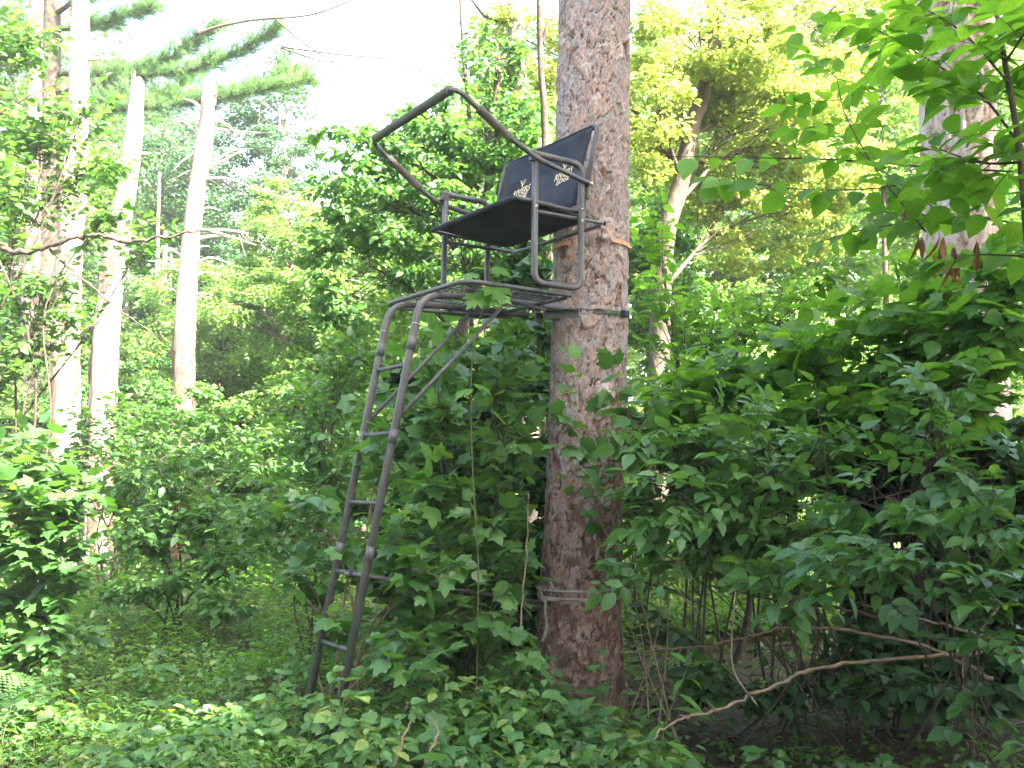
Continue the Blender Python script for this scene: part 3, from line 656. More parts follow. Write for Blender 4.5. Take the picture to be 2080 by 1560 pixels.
def crown_points(c, R, n, clumps=16, seed=None, flat=.45, shell=.55):
    u = rng.normal(size=(clumps, 3)); u = nrm(u) * rng.uniform(shell, 1, (clumps, 1)) ** .7; cc = c + u * R
    k = rng.integers(0, clumps, n); cr = np.cbrt(R[0] * R[1] * R[2]) * rng.uniform(.22, .42, clumps)
    off = nrm(rng.normal(size=(n, 3))) * rng.random((n, 1)) ** .45 * np.array([1, 1, flat])
    p = cc[k] + off * cr[k][:, None]; p[:, 2] -= .12 * (off[:, 0] ** 2 + off[:, 1] ** 2) * cr[k]
    d = nrm(off * [1, 1, .3] + rng.normal(0, .6, (n, 3)) * [1, 1, .35] + [0, 0, -.25])
    nn = nrm(np.array([0, 0, .8]) + rng.normal(0, .8, (n, 3)))
    return p, d, nn, cc
def tree(name, label, px, Y, blobs, leaf, mat, tr=.12, wood='farbark', tm=None, group=None, cat='tree', lean=None, clumps=16, base=None, tpts=None, trad=None, keep=None, single=0):
    b = gbase(px, Y) if base is None else np.array(base, float); root = empty(name, b, label, cat, group)
    cs = [(at(q[0], q[1], q[2]), np.array([q[3] * q[2] / FOC, q[5], q[4] * q[2] / FOC]), q[6]) for q in blobs]
    topz = max(c[2] + R[2] * .4 for c, R, _ in cs)
    if tpts is None:
        ctop = max(cs, key=lambda c: c[0][2])[0]; tp = [b - [0, 0, .1], b + (ctop - b) * [.25, .25, .35] + rng.normal(0, .08, 3), b + (ctop - b) * [.7, .7, .75] + rng.normal(0, .08, 3), np.array([ctop[0], ctop[1], topz])]
    else: tp = tpts
    mb, TP = trunk_mesh(tp, trad or [tr * 1.25, tr, tr * .7, tr * .15], 8, rng.uniform(0, 50)); mb.build('trunk', wood, root, b)
    br = MB(); P = []; D = []; N_ = []
    for c, R, n in cs:
        p, d, nn, cc = crown_points(c, R, n, clumps)
        if keep is not None: m = keep(p); p, d, nn = p[m], d[m], nn[m]
        m = p[:, 2] > .05; P.append(p[m]); D.append(d[m]); N_.append(nn[m])
        hz = np.hypot(*(c[:2] - b[:2])); k = int(np.argmin(np.linalg.norm((TP - c) * [1, 1, 1.2] + [0, 0, .55 * hz + R[2] * .5], axis=1))); s = TP[k]; L = np.linalg.norm(c - s)
        limb = bez([s, s * .55 + c * .45 + [0, 0, .1 * L] + rng.normal(0, .06 * L, 3), c + [0, 0, R[2] * .3]], 5)
        br.tube(limb, np.linspace(tr * .42, tr * .1, len(limb)), 5, False)
        for q in cc:
            g = limb[int(rng.integers(3, len(limb)))]; l2 = np.linalg.norm(q - g)
            kq = bez([g, (g + q) / 2 + [0, 0, .08 * l2] + rng.normal(0, .10 * l2, 3), q + rng.normal(0, .05 * l2, 3)], 2)
            br.tube(kq, np.linspace(tr * .10, tr * .02, len(kq)), 3, False)
    br.build('branches', wood, root, b)['kind'] = 'stuff'
    P = np.concatenate(P); D = np.concatenate(D); N_ = np.concatenate(N_)
    emit_leaves(root, b, tm or T_far, P, D, N_, leaf * rng.uniform(.65, 1.25, len(P)), mat, single, rest='crown')
    return root
def snag(name, label, pts, rad, limbs, n=22, mat='snag', jag=.35, cat='tree', limbmat='deadwood', seed=1, bark=None):
    """standing trunk given by photo points (px, py, Y), with dead limbs (px0,py0, px1,py1, dY, r)"""
    P = [at(*p) for p in pts]; b = np.array([P[0][0], P[0][1], 0]); root = empty(name, b, label, cat)
    P = [b - [0, 0, .1]] + P if P[0][2] > .3 else P
    mb, TP = trunk_mesh(P, rad, n, seed, .085)
    nv = len(mb.v)
    if jag:
        for k in range(n):                      # broken, splintered top
            x, y, z = mb.v[nv - n + k]; mb.v[nv - n + k] = (x, y, z + jag * rng.uniform(-.5, 1))
    mb.build('trunk', mat, root, b)
    if bark:                                    # bark still clinging to part of the stem
        zz = TP[:, 2]; i0 = int(np.argmin(abs(zz - bark[0]))); i1 = int(np.argmin(abs(zz - bark[1]))); m2 = MB(); V = [mb.v[i * n + k] for i in range(i0, i1 + 1) for k in range(n)]
        V = [tuple(np.array(v) + nrm((np.array(v) - TP[i0 + q // n]) * [1, 1, 0]) * .014) for q, v in enumerate(V)]; R0 = i1 - i0
        F = [(i * n + k, i * n + (k + 1) % n, (i + 1) * n + (k + 1) % n, (i + 1) * n + k) for i in range(R0) for k in range(n) if mnoise.noise(Vector((math.cos(k / n * 6.28) * 1.6 + seed, math.sin(k / n * 6.28) * 1.6, zz[i0 + i] * 1.3))) + bark[2] > 0]
        m2.add(V, F); m2.build('bark', 'redbark', root, b)
    Y = pts[0][2]
    for l in limbs:
        a = at(l[0], l[1], Y); e = at(l[2], l[3], Y + l[4]); L = np.linalg.norm(e - a); m = (a + e) / 2 + np.array([0, 0, (l[6] if len(l) > 6 else .08) * L]) + rng.normal(0, .04 * L, 3)
        k = bez([a, m, e], 5); mb = MB(); mb.tube(k, np.linspace(l[5] * 1.35, l[5] * .4, len(k)), 5)
        if L > .7 and rng.random() < .7:
            q = k[6]; mb.tube([q, q + (e - a) * .25 + rng.normal(0, .1, 3), q + (e - a) * .4 + rng.normal(0, .18, 3)], [l[5] * .45, l[5] * .3, l[5] * .12], 4)
        mb.build('dead_limb', limbmat, root, b)
    return root
# pale trunks on the left
snag('tall_trunk', 'tallest pale bare trunk beside the dark boughed pine, stub limb near its top', [(128, 1000, 15), (135, 650, 15), (150, 380, 15), (160, 150, 15), (168, -260, 15)], [.24, .215, .19, .18, .15, .12],
     [(180, 120, 226, 122, 0, .03, 0), (115, 560, 40, 535, .5, .03), (150, 690, 205, 650, -.3, .02), (168, -100, 260, -160, 0, .05), (140, 330, 100, 300, .2, .02), (165, 250, 200, 262, 0, .018), (132, 480, 165, 470, -.2, .015)], jag=.1, seed=3, bark=(0, 6, -.3))
snag('broken_trunk', 'pale leaning dead trunk with splintered narrow top and bark scars', [(200, 1000, 16), (215, 700, 16), (240, 480, 16), (268, 300, 16), (279, 180, 16)], [.24, .22, .205, .185, .15, .11],
     [(290, 312, 325, 312, 0, .025, 0), (210, 640, 160, 608, 0, .04, 0), (205, 660, 175, 640, .2, .03, 0), (235, 790, 252, 812, -.2, .025), (275, 360, 200, 290, 0, .02)], seed=7, bark=(0, 6, -.28))
snag('dead_pine', 'dead broken-topped trunk bristling with many bare crooked limbs', [(372, 1000, 17), (372, 800, 17), (378, 600, 17), (395, 420, 17), (413, 300, 17), (425, 208, 17)], [.20, .195, .18, .16, .15, .14, .125],
     [(428, 240, 480, 270, 0, .035), (412, 228, 372, 200, 0, .04), (410, 240, 358, 246, -.3, .025, -.1), (432, 262, 528, 270, 0, .03), (430, 260, 485, 280, .3, .02), (405, 280, 348, 245, .2, .022),
      (405, 310, 348, 350, 0, .022), (420, 340, 490, 305, 0, .025), (420, 340, 515, 302, .4, .02), (395, 345, 360, 360, 0, .02), (415, 362, 525, 388, 0, .024), (400, 470, 505, 475, 0, .028), (402, 465, 520, 498, -.2, .02),
      (398, 485, 505, 492, 0, .03), (396, 505, 425, 500, 0, .02), (375, 525, 330, 500, 0, .025), (395, 535, 470, 537, 0, .025), (365, 555, 300, 530, 0, .022), (398, 558, 445, 558, 0, .015), (368, 600, 335, 585, 0, .02), (395, 600, 430, 597, 0, .015),
      (360, 660, 338, 655, 0, .018), (372, 690, 338, 720, .2, .015), (392, 790, 405, 800, -.2, .02), (405, 430, 450, 428, .2, .015)], seed=11, bark=(0, 4.2, .06))
snag('far_trunk', 'pinkish trunk half hidden by leaves beside the tallest pale trunk', [(58, 980, 18), (62, 620, 18), (68, 330, 18), (75, -150, 18)], [.17, .165, .15, .13, .11], [(60, 560, 20, 545, 0, .03)], mat='farbark', jag=0, seed=15)
for q, (px, t, b, r) in enumerate([(330, 590, 800, .07), (342, 640, 790, .045), (254, 640, 830, .055), (318, 470, 700, .05)]):
    snag('thin_trunk', 'slender grey trunk in the wood between the pale dead trunks', [(px - 4, 1000, 22), (px, (t + b) / 2, 22), (px + 6, t - 120, 22)], [r * 1.2, r * 1.1, r, r * .6], [(px, t + 60, px + 20, t + 20, 0, .015)], 8, 'snag', 0, seed=20 + q)['group'] = 'thin trunks in the wood'
# trunks behind the stand
snag('grey_trunk', 'narrow grey-pink trunk rising behind the tilted shooting rail', [(1075, 980, 12), (1062, 300, 12), (1050, 120, 12), (1040, -250, 12)], [.13, .12, .115, .11, .09], [(1045, 40, 955, -5, 0, .035, -.25), (1070, 190, 1030, 205, -.2, .015), (1066, 210, 1020, 235, 0, .02)], 10, 'farbark', 0, limbmat='twig', seed=31)
snag('dark_sapling_trunk', 'thin dark trunk close behind the pine with a side fork', [(1118, 980, 10.5), (1108, 300, 10.5), (1098, 120, 10.5), (1094, -200, 10.5)], [.05, .045, .04, .035, .025], [(1100, 90, 1126, 30, 0, .018), (1105, 200, 1090, 150, .1, .01)], 8, 'twig', 0, limbmat='twig', seed=33)
snag('slim_branchy_stem', 'slim dark stem standing against the white sky', [(958, 980, 12), (955, 300, 12), (942, 120, 12), (932, -60, 12)], [.04, .035, .028, .022, .016], [(940, 60, 915, 30, 0, .008), (950, 180, 915, 85, 0, .01)], 7, 'twig', 0, limbmat='twig', seed=35)
# right-hand big trunk with fissured plates
big = empty('big_trunk_tree', at(1972, 980, 9.2) * [1, 1, 0], 'thick fissured trunk, grey on one side and pinkish on the other, behind hanging compound leaves', 'tree')
bo = at(1972, 980, 9.2) * [1, 1, 0]
bzs = np.concatenate([np.arange(-.1, 7, .022), np.linspace(7.1, 15, 20)])
bark_trunk('trunk', big, lambda z: np.stack([bo[0] + .02 * z * 0 + .012 * np.sin(z), np.full(len(z), bo[1])], 1), lambda z: np.interp(z, [0, .4, 2, 6, 15], [.46, .38, .345, .325, .16]), bzs, 100, 'bark2', .05, .34, .026, 4.1, .8, org=bo)
# crooked trunk with a forked top in the yellowing tree
yt = [at(1338, 980, 13), at(1342, 640, 13), at(1352, 480, 13), at(1380, 380, 13), at(1405, 260, 13), at(1432, 180, 13), at(1452, 60, 13), at(1425, -120, 13)]
tree('yellowing_tree', 'crooked forked tree with sunlit yellow-green leaves beyond the pine', 1338, 13, [(1420, 80, 13, 170, 120, 1.2, 7140), (1560, 170, 13.5, 200, 130, 1.2, 8840), (1480, 300, 14, 200, 110, 1.2, 7140), (1640, 330, 14, 160, 110, 1, 5100), (1330, 230, 12.5, 70, 160, .8, 2550), (1560, 460, 14, 180, 90, 1, 5440), (1700, 60, 14.5, 150, 110, 1, 4420), (1060, 110, 12.6, 110, 120, .8, 2550)], .085, 'yellow', .09, 'brownbark', clumps=34, tpts=[yt[0] * [1, 1, 0]] + yt, trad=[.17, .15, .14, .13, .115, .1, .1, .09, .05], single=300)

# the white pine whose boughs reach right across the sky
wb = gbase(92, 19); wp = empty('white_pine', wb, 'living pine with soft green needle boughs reaching across the gap in the wood', 'tree')
mb, WTP = trunk_mesh([wb - [0, 0, .1], at(95, 600, 19), at(100, 200, 19), at(112, -150, 19), at(118, -500, 19)], [.28, .25, .2, .16, .08], 12, 5.0); mb.build('trunk', 'twig', wp, wb)
boughs = [[(105, 215, 19), (250, 222, 18), (420, 205, 17.2), (620, 165, 16.6)], [(105, 190, 19), (260, 160, 18.2), (430, 130, 17.5), (560, 60, 17)], [(105, 150, 19), (230, 150, 18.5), (330, 125, 18), (440, 60, 17.6)], [(108, 60, 19), (200, 50, 18.5), (300, 15, 18)], [(110, 30, 19), (180, -10, 18.5), (330, -40, 18)], [(100, 250, 19), (200, 215, 19), (330, 190, 19), (420, 130, 19)], [(100, 160, 19), (60, 130, 18.5), (-30, 120, 18)], [(105, 80, 19), (50, 50, 19.5), (-30, 20, 19.5)], [(105, 225, 19), (300, 205, 18), (470, 190, 17.4), (590, 150, 17)]]
TPs = []; TDs = []
for bq in boughs:
    P = bez([at(*p) for p in bq], 8); mb = MB(); mb.tube(P, np.linspace(.06, .01, len(P)), 6)
    for k in range(5, len(P)):
        for r in range(11):
            L = rng.uniform(.2, .75) * (1.1 - .5 * k / len(P)); d = nrm(nrm(P[min(k + 1, len(P) - 1)] - P[k - 1]) * .8 + rng.normal(0, .6, 3) * [1, 1, .35] + [0, 0, .18]); e = P[k] + d * L
            mb.tube([P[k], e], [.008, .003], 3, False)
            for t in np.linspace(.3, 1, 4): TPs.append(P[k] + d * L * t + rng.normal(0, .03, 3)); TDs.append(nrm(d + [0, 0, .25] + rng.normal(0, .25, 3)))
    mb.build('bough', 'twig', wp, wb)
TPs = np.array(TPs); TDs = np.array(TDs)
o = bpy.data.objects.new('crown', leaf_mesh('crown', T_tuft, TPs - wb, TDs, np.tile([0, 0, 1.], (len(TPs), 1)) + rng.normal(0, .3, TPs.shape), rng.uniform(.14, .2, len(TPs)), 'needle')); col.objects.link(o); o.parent = wp

# bare twigs over the white sky belong to a leafless branch
sb_o = gbase(700, 15.5)
bb = empty('bare_branch', at(430, 60, 15), 'long leafless branch with fine twigs crossing the white sky', 'branch')
for pts, r in (([(400, 70, 15), (440, 55, 15), (520, 40, 15), (640, 28, 15), (760, -20, 15)], .03), ([(570, 95, 14), (680, 110, 14), (790, 122, 14), (890, 158, 13.5), (925, 180, 13)], .014), ([(560, 40, 14.5), (620, 90, 14), (680, 130, 13.5), (730, 190, 13), (765, 220, 12.8)], .014), ([(570, 97, 14), (640, 120, 14), (720, 135, 14)], .016), ([(600, 60, 14.6), (640, 80, 14.5)], .008), ([(690, 20, 14.8), (720, 60, 14.8)], .006), ([(900, 155, 13.4), (960, 150, 13)], .006)):
    P = bez([at(*p) for p in pts], 7); mb = MB(); mb.tube(P, np.linspace(r, r * .35, len(P)), 5)
    for k in range(3, len(P) - 1, 3):
        e = P[k] + nrm(P[k + 1] - P[k]) * .2 + rng.normal(0, .22, 3); mb.tube([P[k], (P[k] + e) / 2 + rng.normal(0, .03, 3), e], [r * .3, r * .2, .003], 3)
    mb.build('twig', 'twig', bb, at(430, 60, 15))

LM = [(-60, 'the pinkish trunk'), (58, 'the pinkish trunk'), (140, 'the tallest pale trunk'), (225, 'the splintered leaning trunk'), (380, 'the limb-bristled dead trunk'), (555, 'the thin bluish tree'), (740, 'the ladder'), (920, 'the lobed-leaf shrub'), (1190, 'the pine'), (1345, 'the crooked yellowing tree'), (1650, 'the dark hollow'), (1955, 'the thick fissured trunk'), (2300, 'the thick fissured trunk')]
def between(px):
    for (a, n1), (b_, n2) in zip(LM[:-1], LM[1:]):
        if a <= px < b_: return 'beside ' + n1 if n1 == n2 else 'between ' + n1 + ' and ' + n2
    return 'beside ' + LM[-1][1]
_HUE = {'bright': 'light green', 'mid': 'mid-green', 'blue': 'bluish-green'}
# leafy trees of the background
G = 'sunlit leafy trees of the background wood'
LBL = 'sunlit green leafy tree in the background wood'
tree('slender_tree', 'tall thin bluish-green tree against the white sky behind the dead trunk', 545, 24, [(560, 230, 24, 70, 110, 1, 2600), (520, 360, 24, 90, 90, 1.2, 2800), (600, 330, 24, 60, 70, 1, 1600), (490, 480, 24, 110, 90, 1.2, 3200), (460, 260, 25, 80, 90, 1, 2000), (590, 150, 24, 45, 60, .8, 900), (360, 330, 25, 110, 110, 1.2, 3400)], .10, 'blue', .11, clumps=22)
tree('lime_green_tree', 'sunny lime-green tree at the foot of the sky gap', 600, 19, [(600, 520, 19, 120, 110, 1.4, 5200), (680, 620, 18, 120, 100, 1.2, 4400), (520, 640, 19, 120, 110, 1.4, 4600), (590, 420, 19.5, 80, 60, 1, 1800)], .10, 'bright', .13, clumps=26)
BGT = [(450, 20, 620, 150, 'bright'), (600, 17, 780, 150, 'bright'), (480, 17.5, 850, 140, 'bright'), (310, 22, 600, 160, 'mid'), (200, 22, 520, 140, 'blue'), (20, 20, 480, 170, 'mid'), (60, 17, 720, 140, 'mid'), (700, 20, 600, 150, 'bright'), (330, 26, 330, 200, 'blue'), (120, 26, 200, 220, 'mid'), (20, 24, 60, 160, 'mid'), (450, 30, 380, 170, 'blue'),
       (260, 19.5, 700, 150, 'bright'), (380, 21, 540, 120, 'bright'), (540, 22, 560, 140, 'bright'), (640, 24, 470, 120, 'bright'), (480, 24, 520, 120, 'blue'), (300, 30, 230, 160, 'blue'), (180, 30, 60, 180, 'mid'), (90, 22, 300, 140, 'bright'), (640, 18.5, 700, 120, 'bright'), (350, 18.5, 800, 120, 'bright'), (740, 24, 400, 130, 'bright'), (30, 30, -60, 200, 'mid'), (400, 27, 330, 110, 'blue'), (220, 26, 420, 150, 'bright')]
for px, Y, top, w, m in BGT:
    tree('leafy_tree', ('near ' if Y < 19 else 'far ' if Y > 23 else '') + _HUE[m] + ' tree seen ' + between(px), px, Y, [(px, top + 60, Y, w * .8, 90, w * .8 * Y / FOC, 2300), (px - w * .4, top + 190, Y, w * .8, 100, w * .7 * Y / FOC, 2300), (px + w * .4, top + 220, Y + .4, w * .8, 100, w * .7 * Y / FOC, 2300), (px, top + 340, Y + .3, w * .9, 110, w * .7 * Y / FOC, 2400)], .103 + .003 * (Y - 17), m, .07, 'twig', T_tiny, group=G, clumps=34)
# behind the stand
tree('broadleaf_tree', 'mid-green broadleaf tree filling the space behind the shooting rail', 880, 11.5, [(860, 330, 11.5, 110, 100, .9, 1700), (980, 260, 11.5, 110, 110, .9, 1700), (1060, 330, 11.3, 90, 140, .7, 1500), (760, 400, 11.2, 110, 90, .8, 1300), (900, 480, 11.2, 150, 110, .8, 1900), (720, 290, 11, 90, 40, .5, 380), (1060, 480, 11, 90, 110, .6, 1200), (730, 560, 11.5, 120, 110, .8, 1600), (1010, 120, 11.5, 70, 80, .6, 520)], .10, 'mid', .08, 'twig', T_ov, clumps=26, single=300)
for px, Y, top, w, m in ((1000, 21, 150, 130, 'bright'), (880, 22, 260, 130, 'bright'), (1090, 17, 250, 110, 'bright'), (780, 20, 470, 120, 'bright'), (920, 15.5, 420, 140, 'bright'), (1070, 24, 60, 110, 'mid')):
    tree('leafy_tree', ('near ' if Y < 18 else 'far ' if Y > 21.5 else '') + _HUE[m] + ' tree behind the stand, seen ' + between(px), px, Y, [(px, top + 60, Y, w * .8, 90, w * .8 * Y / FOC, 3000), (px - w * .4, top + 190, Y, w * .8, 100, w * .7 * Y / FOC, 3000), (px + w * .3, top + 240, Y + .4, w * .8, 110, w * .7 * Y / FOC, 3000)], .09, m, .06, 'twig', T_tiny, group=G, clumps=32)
tree('broadleaf_tree', 'bright broadleaf tree glowing in the sun behind the broadleaf tree of the shooting rail', 940, 18, [(960, 330, 18, 170, 120, 1.4, 4200), (840, 450, 18, 170, 110, 1.4, 4200), (1000, 520, 18, 160, 120, 1.4, 4200), (780, 600, 17, 160, 120, 1.4, 4000)], .11, 'bright', .12, clumps=24)
# right background
for px, Y, top, w, m in ((1330, 16, 420, 110, 'mid'), (1460, 18, 330, 170, 'bright'), (1620, 18, 380, 170, 'bright'), (1790, 17, 120, 130, 'bright'), (1800, 20, 330, 180, 'bright'), (1980, 18, 180, 170, 'mid'), (2090, 16, 350, 140, 'mid'), (1600, 24, 60, 210, 'bright'), (1420, 24, 100, 150, 'bright'), (1320, 20, 100, 100, 'bright'), (1720, 22, 20, 150, 'bright'), (1850, 22, -40, 160, 'bright'), (2040, 23, -20, 160, 'bright'), (1500, 26, -40, 200, 'bright')):
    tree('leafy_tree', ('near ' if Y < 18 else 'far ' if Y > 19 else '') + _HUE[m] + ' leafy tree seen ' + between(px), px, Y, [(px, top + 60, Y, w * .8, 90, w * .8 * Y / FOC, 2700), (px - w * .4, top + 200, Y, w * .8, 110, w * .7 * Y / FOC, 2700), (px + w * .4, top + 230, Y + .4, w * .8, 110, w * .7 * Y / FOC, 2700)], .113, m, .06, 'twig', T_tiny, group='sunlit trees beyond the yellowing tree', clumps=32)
# low sunlit bushes far under everything
for k in range(34):
    px = -60 + k * 67 + rng.uniform(-30, 30); Y = rng.uniform(13, 21); w = rng.uniform(90, 150)
    if 1000 < px < 1700: Y = rng.uniform(15, 21)
    tp = 870 + rng.uniform(-100, 100)
    m = 'bright' if rng.random() < .7 else 'mid'
    tree('background_bush', ('far ' if Y > 17 else '') + ('tall ' if tp < 880 else 'low ') + _HUE[m] + ' bush seen ' + between(px), px, Y, [(px, tp, Y, w, 110, .8, 2300), (px + rng.uniform(-60, 60), tp + 130, Y - .5, w * 1.1, 90, .8, 2000)], .09, m, .03, 'twig', T_tiny, group='bushes on the floor of the background wood', cat='bush', clumps=20)
for px, Y, lb in ((1330, 11.6, 'bright bush glimpsed through the hollow close beside the pine'), (1450, 12.2, 'bright bush glimpsed through the middle of the hollow'), (1570, 11.8, 'bright bush glimpsed through the hollow beside the dense thicket'), (1690, 12.6, 'bright bush glimpsed past the foot of the dense thicket')):
    tree('hollow_bush', lb, px, Y, [(px, 1120, Y, 80, 70, .6, 1500), (px - 40, 1210, Y - .3, 80, 60, .5, 1500), (px + 40, 1270, Y - .2, 80, 50, .5, 1400)], .085, 'bright', .02, 'twig', T_tiny, cat='bush', clumps=22)
# far wood as one mass
P, D, N_ = [], [], []
for k in range(120):
    y = rng.uniform(32, 46); px = rng.uniform(-150, 2230); x = at(px, 980, y)[0]
    h = np.interp(px, [-150, 300, 380, 520, 680, 720, 1100, 1200, 2230], [19, 18, 12.5, 10.5, 10.5, 13.5, 15.5, 19, 19]) * y / 40 * rng.uniform(.86, 1.03)
    for z in np.arange(.5, h - 1, 2.3):
        p, d, nn, cc = crown_points(np.array([x + rng.normal(0, .6), y, z]), np.array([2.3, 1.6, 1.7]), 110, 9); P.append(p); D.append(d); N_.append(nn)
P = np.concatenate(P); m = P[:, 2] > 0; o = bpy.data.objects.new('far_wood', leaf_mesh('far_wood', T_tiny, P[m], np.concatenate(D)[m], np.concatenate(N_)[m], rng.uniform(.32, .48, m.sum()), 'bright')); col.objects.link(o)
tag(o, 'distant green wood closing the view behind all the trees', 'woodland', kind='stuff')

# canopy trees standing outside the view to the right and behind, which shade the clearing edge
def canopy(x, y, blobs, label):
    b = np.array([x, y, 0.]); root = empty('canopy_tree', b, label, 'tree', 'tall trees round the viewpoint')
    mb, TP = trunk_mesh([b - [0, 0, .1], b + [.1, 0, 4], b + [0, .1, 8], b + [0, 0, 12]], [.3, .24, .2, .08], 10, x); mb.build('trunk', 'farbark', root, b)
    P = []; D = []; N_ = []; br = MB()
    for cx, cy, cz, r, rz, n in blobs:
        p, d, nn, cc = crown_points(np.array([cx, cy, cz]), np.array([r, r, rz]), n, 26, shell=.3); P.append(p); D.append(d); N_.append(nn)
        for q in cc: s = np.array([x, y, min(q[2] - .8, 10)]); br.tube([s, s * .5 + q * .5 + [0, 0, .3], q], [.06, .04, .01], 4, False)
    br.build('branches', 'farbark', root, b)['kind'] = 'stuff'
    P = np.concatenate(P); o = bpy.data.objects.new('crown', leaf_mesh('crown', T_tiny, P - b, np.concatenate(D), np.concatenate(N_), rng.uniform(.14, .24, len(P)), 'mid')); col.objects.link(o); o.parent = root
CL = 'tall leafy tree outside the view, crown placed to shade the foreground'
canopy(8, 1.5, [(7.6, 2.4, 9.5, 2.7, 1.6, 8000), (9.6, 3.8, 10, 2.6, 1.6, 7000), (4.4, 3.0, 9.6, 2.4, 1.1, 9000), (4.0, 4.6, 10.4, 1.3, .7, 2600), (5.4, .8, 9.3, 1.9, 1.0, 4500), (3.9, 5.6, 8.3, 2.3, .9, 6500), (6.6, 6.3, 8.2, 2.0, .9, 4500)], CL)  # crown masses added out of view to shade the stand, ladder and hollow
canopy(10.5, -2.5, [(9.3, -1, 9, 3.0, 1.8, 8500), (11.5, .8, 9, 2.8, 1.6, 7000)], CL)
for q in range(13):
    an = math.radians(-158 + q * 26 + rng.uniform(-6, 6)) if False else math.radians(170 + q * 17.5 + rng.uniform(-5, 5)); r_ = rng.uniform(8, 12); cx, cy = r_ * math.cos(an) + 1, r_ * math.sin(an) + 1
    canopy(cx, cy, [(cx, cy, 3.2, 2.6, 2.4, 1500), (cx + rng.normal(0, .8), cy, 7.2, 2.8, 2.4, 2000), (cx, cy + rng.normal(0, .8), 10.6, 2.3, 1.8, 1500)], 'leafy tree of the wood behind the viewpoint')
canopy(5, -3.5, [(6.2, -1.4, 8.6, 2.2, 1.3, 5000)], CL)
def light_screen_bush(x, y, h, r, n, lb):  # unseen bushes added right of the view to keep skylight out of the hollow
    b = np.array([x, y, 0.]); root = empty('light_screen_bush', b, lb, 'bush'); br = MB(); P, D, N_, cc = crown_points(b + [0, 0, h * .55], np.array([r, r, h * .55]), n, 26, shell=.2); m = P[:, 2] > .05
    for q in cc: br.tube([b, b * .5 + q * .5 + [0, 0, .1], q], [.015, .01, .004], 4, False)
    br.build('stems', 'twig', root, b)['kind'] = 'stuff'; o = bpy.data.objects.new('foliage', leaf_mesh('foliage', T_far, P[m] - b, D[m], N_[m], rng.uniform(.09, .15, m.sum()), 'dark')); col.objects.link(o); o.parent = root
light_screen_bush(3.9, 4.2, 3.4, 1.1, 4500, 'unseen dense dark bush added to block light beside the dark-stemmed sapling')
light_screen_bush(5.2, 6.4, 3.6, 1.3, 4500, 'unseen dense dark bush added to block light beside the thick fissured trunk')
light_screen_bush(3.6, 2.0, 2.6, 1.0, 3000, 'unseen dense bush added to block light next to the viewpoint')

# ------------------------------------------------------------------ near shrubs and saplings
def g0(px, Y): return gbase(px, Y)
behind_ladder = lambda p: True
plant('lobed_leaf_shrub', 'dense shrub with broad lobed leaves growing between ladder and pine trunk', 'shrub', g0(960, 7.9),
      [(900, 760, 7.7, 150, 110, .45, 30), (1010, 820, 7.6, 110, 130, .4, 30), (880, 930, 7.5, 150, 110, .5, 36), (1000, 1010, 7.4, 120, 110, .45, 34), (860, 1090, 7.3, 140, 90, .5, 34), (960, 1180, 7.2, 140, 90, .5, 34), (1030, 690, 7.9, 80, 60, .4, 14), (800, 850, 7.6, 90, 120, .4, 18), (900, 1290, 7.0, 140, 70, .5, 26)],
      T_lobe, 'shrub', .125, 9, 300, sr=.013, twig=.5, nj=.4)
plant('lobed_leaf_shrub', 'arching lobed-leaf shrub whose branches cross in front of the lower ladder', 'shrub', g0(700, 6.5),
      [(630, 1010, 6.7, 70, 80, .4, 11), (735, 1110, 6.3, 70, 60, .3, 5), (620, 1170, 6.6, 90, 70, .4, 12), (830, 1080, 6.2, 60, 60, .25, 7), (850, 1180, 6.2, 80, 60, .3, 11), (880, 1150, 6.1, 70, 60, .3, 7), (690, 1270, 6.1, 90, 50, .3, 5), (760, 900, 6.2, 60, 50, .2, 5), (960, 1240, 6.2, 100, 60, .3, 11), (830, 1320, 5.7, 100, 50, .25, 9)],
      T_lobe, 'shrub', .11, 7, 300, sr=.009, twig=.45, nj=.4, wood='cane')
plant('lobed_leaf_shrub', 'fresh lobed-leaf branches filling the space under the platform', 'shrub', g0(960, 7.0),
      [(880, 740, 6.95, 60, 50, .2, 8), (1010, 760, 6.85, 70, 60, .2, 11), (900, 860, 6.8, 90, 60, .22, 14), (1030, 900, 6.7, 60, 80, .2, 12), (880, 980, 6.6, 90, 70, .25, 15), (990, 1060, 6.55, 90, 70, .25, 15), (1040, 1170, 6.45, 60, 60, .2, 9), (900, 1130, 6.5, 90, 60, .25, 12), (930, 1270, 6.3, 100, 50, .25, 12), (1050, 1320, 6.2, 70, 50, .2, 8), (1050, 690, 7.0, 50, 30, .15, 5)],
      T_lobe, 'shrub2', .118, 7, 300, sr=.007, twig=.4, nj=.5)
plant('leafy_shrub', 'loose green shrub beyond the ladder on its open side', 'shrub', g0(640, 8.8),
      [(680, 760, 8.8, 90, 90, .5, 22), (620, 880, 8.8, 110, 100, .5, 30), (560, 1010, 8.7, 110, 90, .5, 26), (690, 960, 8.6, 90, 110, .5, 24), (640, 1090, 8.5, 120, 80, .5, 26), (760, 690, 8.8, 70, 60, .5, 12)],
      T_ov, 'shrub', .105, 10, 300, sr=.011, twig=.5)
plant('vine_sapling', 'thin climbing sapling with pointed leaves in front of the pine trunk', 'sapling', g0(1345, 6.3),
      [(1170, 880, 6.2, 60, 60, .15, 5), (1250, 790, 6.3, 60, 70, .15, 5), (1190, 960, 6.2, 60, 50, .15, 4), (1130, 740, 6.4, 40, 40, .1, 2), (1210, 1040, 6.2, 50, 40, .12, 3), (1290, 860, 6.2, 60, 80, .2, 7)], T_lobe, 'shrub', .105, 5, 120, sr=.006, twig=.25, wood='cane', nj=.5)
